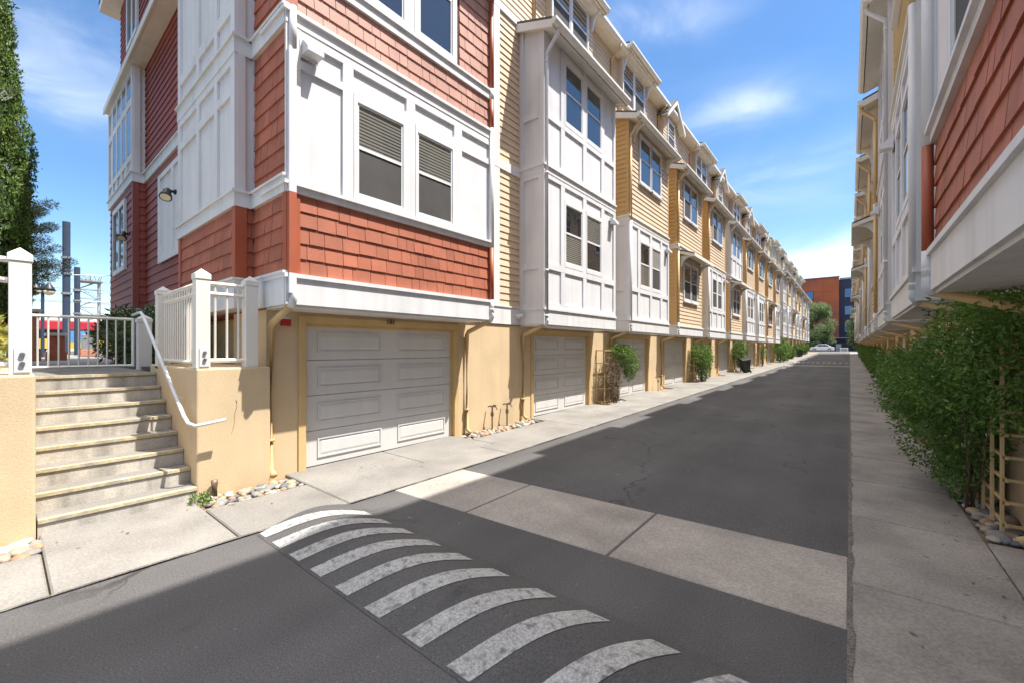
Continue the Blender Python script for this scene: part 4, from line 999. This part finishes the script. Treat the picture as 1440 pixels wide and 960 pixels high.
far = thing('apartment_building', (0, 126, 1.1), 'rust red and dark blue apartment block closing the far end of the alley', 'building')
rust = mat('rust_panel_cladding', (.44, .105, .03), .6, .1, .3, blotch=((.22, .075, .06), .12, .42, .58))
blue = mat('dark_blue_cladding', (.022, .028, .065), .55, .08, .4)
link('rust_wing', MB().box(-30, -2.0, 0, 14, 3.2, 17.5), rust, far); link('blue_wing', MB().box(-2.0, 30, .8, 14, 0, 17.0), blue, far)
link('base', MB().box(-30, -2.0, .5, 14, 0, 3.2), blue, far)
m = MB()
for x in range(-29, -2, 3):
    for z in (6, 9, 12, 15): pass
for x in range(-29, -2, 3): m.box(x - .03, x + .03, -.02, 0, 3.2, 17.5)
for z in (5.9, 8.7, 11.5, 14.3): m.box(-30, -2.0, -.021, 0, z - .03, z + .03)
link('panel_joints', m, 'red_dark', far)
link('parapet', MB().box(-30, -1.9, -.1, .3, 17.5, 17.8), 'red_dark', far); link('parapet', MB().box(-1.9, 30, .7, 1.1, 17.0, 17.4), 'grey_metal', far)
gb = glass_mat('blue_glass', (.03, .10, .30), rough=.05, ior=1.8)
for x0, zs in ((-10.2, (12.5, 8.0)), (-8.4, (12.5, 8.0)), (-.9, (4.5, 8.6, 12.7)), (1.0, (4.5, 8.6, 12.7)), (3.6, (4.5, 8.6, 12.7)), (6.4, (4.5, 8.6, 12.7))):
    for z in zs:
        yy = 0 if x0 < -2 else .8
        w = link('window', MB().box(x0 - .1, x0 + 1.5, yy - .06, yy, z - .1, z + 2.1), 'iron', far); link('pane', MB().box(x0, x0 + 1.4, yy - .08, yy - .06, z, z + 2.0), gb, w)
link('ledge', MB().box(-30, 30, -.3, .5, 3.0, 3.2), 'grey_metal', far)
fc = thing('boundary_fence', (-6, 117, 1.1), 'dark fence panel behind the parked car', 'fence')
link('panel', MB().box(-14, 22, 0, .08, .05, 1.9), 'navy', fc)
for i in range(13): link('fence_post', MB().box(-14 + 3 * i - .05, -14 + 3 * i + .05, -.06, 0, 0, 2.0), 'navy', fc)
bx = thing('utility_cabinet', (-.9, 109, 1.12), 'low white slatted box at the far end of the pavement', 'cabinet')
link('body', MB().box(-.65, .65, 0, .4, 0, .75), 'white', bx, bevel=.02); link('vent', MB().box(-.5, .5, -.02, 0, .15, .6), 'grey_metal', bx)
bx = thing('utility_cabinet', (-1.9, 112, 1.12), 'grey box behind the tail of the silver car', 'cabinet'); link('body', MB().box(-.4, .5, 0, .5, 0, 1.5), 'grey_metal', bx, bevel=.02); link('cap', MB().box(-.45, .55, -.05, .55, 1.5, 1.56), 'grey_metal', bx)
def street_tree(loc, h, r, label, seed, m='tree'):
    t = thing('street_tree', loc, label, 'tree', 'street trees at the far end'); rr = random.Random(seed); b = MB(); b.tube([(0, 0, -.1), (.05, 0, h * .35), (0, .1, h * .8)], [.18, .14, .05], 8); bl = []
    for i in range(70):
        z = h * rr.uniform(.12, .95); k = (1 - ((z / h - .38) / .66) ** 2) ** .5 if abs((z / h - .38) / .66) < 1 else .1
        a = rr.uniform(0, 6.28); q = r * k * rr.uniform(.35, .95); e = (math.cos(a) * q, math.sin(a) * q, z)
        b.tube([(0, 0, max(.3, z - q * .7)), e], [.05, .015], 5); s = r * rr.uniform(.18, .36); bl.append((*e, s, s, s * .8))
    link('trunk', b, 'wood', t); link('crown', leaves(bl, 24000, .26, up=.1, rng=np.random.default_rng(seed), aspect=.5), m, t)
street_tree((-5.6, 114.5, 1.1), 10.6, 3.4, 'full leafy tree in front of the rust red block', 81)
street_tree((2.3, 113, 1.1), 8.2, 2.9, 'dark leafy tree before the dark blue block on the right', 82)

# ------------------------------------------------------------------ yard and tram line beyond the gate
def brick_pillar(loc, w, h, label):
    r = thing('brick_pillar', loc, label, 'pillar', 'brick pillars beyond the gate')
    link('shaft', MB().box(-w, w, -w, w, 0, h - .08), 'brick', r, bevel=.01); link('cap', MB().box(-w - .05, w + .05, -w - .05, w + .05, h - .08, h), 'cream_trim', r, bevel=.01); link('plinth', MB().box(-w - .04, w + .04, -w - .04, w + .04, 0, .25), 'brick', r)
brick_pillar((-17.6, .52, LZ), .17, 1.42, 'taller brick pillar seen through the gate')
brick_pillar((-18.2, 1.05, LZ), .17, .78, 'lower brick pillar with a pale cap seen through the gate')
def pole(loc, w, h, label, m='navy', arm=True):
    r = thing('catenary_pole', loc, label, 'pole', 'poles of the tram line')
    link('mast', MB().tube([(0, 0, -.1), (0, 0, h)], w, 10), m, r)
    for z in (h * .45, h * .6, h * .72): link('collar', MB().tube([(0, 0, z), (0, 0, z + .12)], w * 1.35, 10), 'grey_metal', r)
    if arm: link('bracket_arm', MB().tube([(0, 0, h * .6), (0, 1.6, h * .62), (0, 2.3, h * .66)], .03, 5), 'grey_metal', r)
pole((-35, 2.42, LZ), .17, 7.6, 'tallest dark blue pole above the gate')
pole((-42, 3.42, LZ), .16, 6.0, 'thinner dark pole right of the tallest one')
pole((-45, .75, LZ), .16, 5.6, 'dark pole beside the twin lamp post', arm=False)
pole((-50, 6.8, LZ), .12, 5.2, 'short far pole close to the red end wall', arm=False)
lp = thing('lamp_post', (-25, 1.08, LZ), 'dark post with two domed lamps above the gate', 'street lamp')
link('post', MB().tube([(0, 0, 0), (0, 0, 2.9)], [.06, .05], 10), 'navy', lp); link('cross_arm', MB().tube([(0, -.22, 2.72), (0, 0, 2.95), (0, .22, 2.72)], .02, 6), 'navy', lp)
for y in (-.19, .17):
    link('lamp_hood', MB().lathe([(.03, .32), (.08, .24), (.17, .08), (.20, 0)], (0, y, 2.65), 14), 'iron', lp, True); link('globe', MB().lathe([(.19, 0), (.17, -.09), (.10, -.17), (.02, -.2)], (0, y, 2.65), 14), 'lamp', lp, True)
tw = thing('lattice_tower', (-60, 5.7, LZ), 'pale lattice steel tower behind the tram wires', 'tower')
m = MB()
for y in (-.75, .75):
    for x in (-.75, .75): m.tube([(x, y, 0), (x, y, 7.3)], .05, 4)
for k in range(8):
    z = k * .9; s = 1 if k % 2 else -1
    for x in (-.75, .75): m.tube([(x, -.75 * s, z), (x, .75 * s, z + .9)], .035, 4); m.tube([(x, -.75, z), (x, .75, z)], .03, 4)
    for y in (-.75, .75): m.tube([(-.75 * s, y, z), (.75 * s, y, z + .9)], .035, 4)
link('lattice', m, 'grey_metal', tw)
for z in (3.6, 7.0): link('deck', MB().box(-.9, .9, -.95, .95, z, z + .12), 'grey_metal', tw)
m = MB(); rr = random.Random(3)
for i in range(16): m.tube([(rr.uniform(-.8, .8), rr.uniform(-.9, .9), 7.1), (rr.uniform(-.8, .8), rr.uniform(-.9, .9), 7.1 + rr.uniform(.2, .7))], .025, 5)
link('insulators', m, 'grey_metal', tw)
for k, (x, z) in enumerate(((-35, 4.3), (-35, 5.1), (-42, 4.9), (-42, 5.6), (-42, 6.4), (-45, 4.2))):
    w = MB(); w.tube([(0, -30, 0), (0, -15, -.22), (0, 0, 0), (0, 15, -.22), (0, 30, 0)], .014, 5)
    tag(link('overhead_wire', w, 'iron', loc=(x, 4, LZ + z - 1.3)), 'thin overhead tram wire crossing the sky beyond the gate', 'wire', 'overhead tram wires')
tr = thing('tram', (-50, 9, LZ), 'red roofed tram with yellow and blue sides beyond the gate', 'tram')
tb = mat('tram_red', (.50, .03, .04), .4, .05); ty = mat('tram_yellow', (.70, .48, .06), .4, .05); tu = mat('tram_blue', (.10, .30, .60), .4, .05); tg = mat('tram_green', (.08, .42, .34), .4, .05)
link('roof_band', MB().box(-1.3, 1.3, -9, 6, 1.75, 2.55), tb, tr, bevel=.1); link('lower_panel', MB().box(-1.32, 1.32, -9, 6, .35, 1.1), ty, tr); link('window_band', MB().box(-1.3, 1.3, -9, 6, 1.1, 1.75), 'glass', tr)
for y0, y1, m_ in ((-5.5, -4.4, tu), (-3.2, -2.2, tu), (-2.0, -1.2, tg), (1, 2, tu)): link('side_panel', MB().box(1.3, 1.335, y0, y1, .9, 1.75), m_, tr)
for y in (-7, -4.5, 1, 3.5):
    w = link('wheel', MB().lathe([(.2, -1.2), (.35, -1.15), (.35, 1.15), (.2, 1.2)], n=14), 'iron', tr); w.location = (0, y, .35); w.rotation_euler = (0, R(90), 0)
pl = thing('bollard_column', (-26, 2.45, LZ), 'square grey brown column behind the gate bars', 'column'); link('shaft', MB().box(-.25, .25, -.2, .2, 0, .95), 'grey_metal', pl, bevel=.02); link('base', MB().box(-.3, .3, -.26, .26, 0, .3), 'brick', pl, bevel=.02)

# ------------------------------------------------------------------ sky, sun, camera
SUN = Vector((1, .52, 2.38)).normalized()
w = bpy.data.worlds.new('World'); SC.world = w; w.use_nodes = True
N = w.node_tree.nodes; L = w.node_tree.links; bg = N['Background']
sky = N.new('ShaderNodeTexSky'); sky.sky_type = 'NISHITA'; sky.sun_disc = False
sky.sun_elevation = math.asin(SUN.z); sky.sun_rotation = math.atan2(SUN.x, SUN.y); sky.air_density = 1.0; sky.dust_density = .4; sky.ozone_density = 2.0
tc = N.new('ShaderNodeTexCoord'); sp = N.new('ShaderNodeSeparateXYZ'); L.new(tc.outputs['Generated'], sp.inputs[0])
def mth(op, a, b=None):
    n = N.new('ShaderNodeMath'); n.operation = op
    for i, x in enumerate((a, b)):
        if x is None: continue
        if hasattr(x, 'links'): L.new(x, n.inputs[i])
        else: n.inputs[i].default_value = x
    return n.outputs[0]
den = mth('ADD', mth('MAXIMUM', sp.outputs['Z'], 0.0), .16)
cb = N.new('ShaderNodeCombineXYZ'); L.new(mth('DIVIDE', sp.outputs['X'], den), cb.inputs[0]); L.new(mth('DIVIDE', sp.outputs['Y'], den), cb.inputs[1])
mp = N.new('ShaderNodeMapping'); mp.inputs['Rotation'].default_value = (0, 0, R(35)); mp.inputs['Scale'].default_value = (.75, 1.7, 1); mp.inputs['Location'].default_value = (.6, 2.2, 0); L.new(cb.outputs[0], mp.inputs[0])
n1 = N.new('ShaderNodeTexNoise'); n1.inputs['Scale'].default_value = .8; n1.inputs['Detail'].default_value = 7; n1.inputs['Roughness'].default_value = .5; n1.inputs['Distortion'].default_value = .5; L.new(mp.outputs[0], n1.inputs['Vector'])
mr = N.new('ShaderNodeMapRange'); mr.interpolation_type = 'SMOOTHSTEP'; mr.inputs['From Min'].default_value = .52; mr.inputs['From Max'].default_value = .80; mr.inputs['To Max'].default_value = .12; L.new(n1.outputs['Fac'], mr.inputs['Value'])
hsv = N.new('ShaderNodeHueSaturation'); hsv.inputs['Saturation'].default_value = 1.22; hsv.inputs['Value'].default_value = .70; L.new(sky.outputs[0], hsv.inputs['Color'])
mx = N.new('ShaderNodeMix'); mx.data_type = 'RGBA'; L.new(mr.outputs[0], mx.inputs[0]); L.new(hsv.outputs[0], mx.inputs[6]); mx.inputs[7].default_value = (4.6, 4.9, 5.3, 1)
def vec_dir(u, v):
    a = math.atan2(475, 585); s_, c_ = math.sin(a), math.cos(a)
    return Vector((-585 * s_ + (u - 720) * c_, 585 * c_ + (u - 720) * s_, 490 - v)).normalized()
clouds = None
nrm = N.new('ShaderNodeVectorMath'); nrm.operation = 'NORMALIZE'; L.new(tc.outputs['Generated'], nrm.inputs[0])
mpc = N.new('ShaderNodeMapping'); mpc.inputs['Rotation'].default_value = (0, 0, R(-20)); mpc.inputs['Scale'].default_value = (5, 5, 13); L.new(nrm.outputs[0], mpc.inputs[0])
n3 = N.new('ShaderNodeTexNoise'); n3.inputs['Scale'].default_value = 1.; n3.inputs['Detail'].default_value = 6; n3.inputs['Roughness'].default_value = .55; n3.inputs['Distortion'].default_value = .6; L.new(mpc.outputs[0], n3.inputs['Vector'])
# (azimuth / elevation of each wisp, its spread, its strength)
for (u, v), wd, st_ in (((85, 128), (9, 2.6), .45), ((905, 35), (7, 2.2), .45), ((1045, 150), (6, 1.8), .45), ((1120, 250), (9, 3), .3), ((1165, 365), (7, 2.8), .8), ((60, 20), (8, 3), .25)):
    d_ = vec_dir(u, v); up_ = Vector((0, 0, 1)); r_ = d_.cross(up_).normalized(); q_ = r_.cross(d_)
    e_ = None
    for ax, sc_ in ((r_, wd[0]), (q_, wd[1])):
        dt = N.new('ShaderNodeVectorMath'); dt.operation = 'DOT_PRODUCT'; L.new(nrm.outputs[0], dt.inputs[0]); dt.inputs[1].default_value = ax / math.radians(sc_)
        sq_ = mth('MULTIPLY', dt.outputs['Value'], dt.outputs['Value']); e_ = sq_ if e_ is None else mth('ADD', e_, sq_)
    dd = N.new('ShaderNodeVectorMath'); dd.operation = 'DOT_PRODUCT'; L.new(nrm.outputs[0], dd.inputs[0]); dd.inputs[1].default_value = d_
    gg = mth('MULTIPLY', mth('MULTIPLY', mth('EXPONENT', mth('MULTIPLY', e_, -1.)), mth('GREATER_THAN', dd.outputs['Value'], 0.)), st_)
    clouds = gg if clouds is None else mth('ADD', clouds, gg)
cl_ = N.new('ShaderNodeMapRange'); cl_.interpolation_type = 'SMOOTHSTEP'; cl_.inputs['From Min'].default_value = .30; cl_.inputs['From Max'].default_value = .75; L.new(n3.outputs['Fac'], cl_.inputs['Value'])
clouds = mth('MINIMUM', mth('MULTIPLY', clouds, mth('ADD', mth('MULTIPLY', cl_.outputs[0], .85), .15)), .92)
m3 = N.new('ShaderNodeMix'); m3.data_type = 'RGBA'; L.new(clouds, m3.inputs[0]); L.new(mx.outputs[2], m3.inputs[6]); m3.inputs[7].default_value = (5.0, 5.2, 5.5, 1); mx = m3
def sstep(x, a, b):
    n = N.new('ShaderNodeMapRange'); n.interpolation_type = 'SMOOTHSTEP'; n.inputs['From Min'].default_value = a; n.inputs['From Max'].default_value = b; L.new(x, n.inputs['Value']); return n.outputs[0]
# bright cloud cover overhead, added out of view to fill the shade
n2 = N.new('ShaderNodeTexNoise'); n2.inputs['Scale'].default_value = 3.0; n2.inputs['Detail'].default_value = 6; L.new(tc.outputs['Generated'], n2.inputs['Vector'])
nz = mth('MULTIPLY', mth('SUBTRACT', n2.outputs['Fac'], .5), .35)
fill_cover = sstep(mth('ADD', sp.outputs['Z'], nz), .70, .86)
m2 = N.new('ShaderNodeMix'); m2.data_type = 'RGBA'; L.new(fill_cover, m2.inputs[0]); L.new(mx.outputs[2], m2.inputs[6]); m2.inputs[7].default_value = (9.2, 8.8, 8.4, 1)
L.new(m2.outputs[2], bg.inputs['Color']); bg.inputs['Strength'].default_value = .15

sl = bpy.data.lights.new('sun', 'SUN'); sl.energy = 4.4; sl.angle = R(.53); sl.color = (1, .955, .88)
so = bpy.data.objects.new('sun', sl); COL.objects.link(so); so.rotation_euler = (-SUN).to_track_quat('-Z', 'Y').to_euler(); so.location = (10, 5, 40)

cd = bpy.data.cameras.new('camera'); cam = bpy.data.objects.new('camera', cd); COL.objects.link(cam)
cd.sensor_width = 36; cd.lens = 585 * 36 / 1440; cd.shift_y = 10 / 1440; cd.clip_end = 2000; cd.clip_start = .05
cam.location = (0, 0, 1.7); cam.rotation_euler = (R(90), 0, math.atan2(475, 585)); SC.camera = cam
vs_ = SC.view_settings; vs_.view_transform = 'Standard'; vs_.look = 'None'; vs_.exposure = 1.12; vs_.gamma = 1; vs_.use_curve_mapping = False
SC.cycles.caustics_reflective = False; SC.cycles.caustics_refractive = False; SC.cycles.max_bounces = 8; SC.cycles.diffuse_bounces = 5; SC.cycles.use_denoising = True
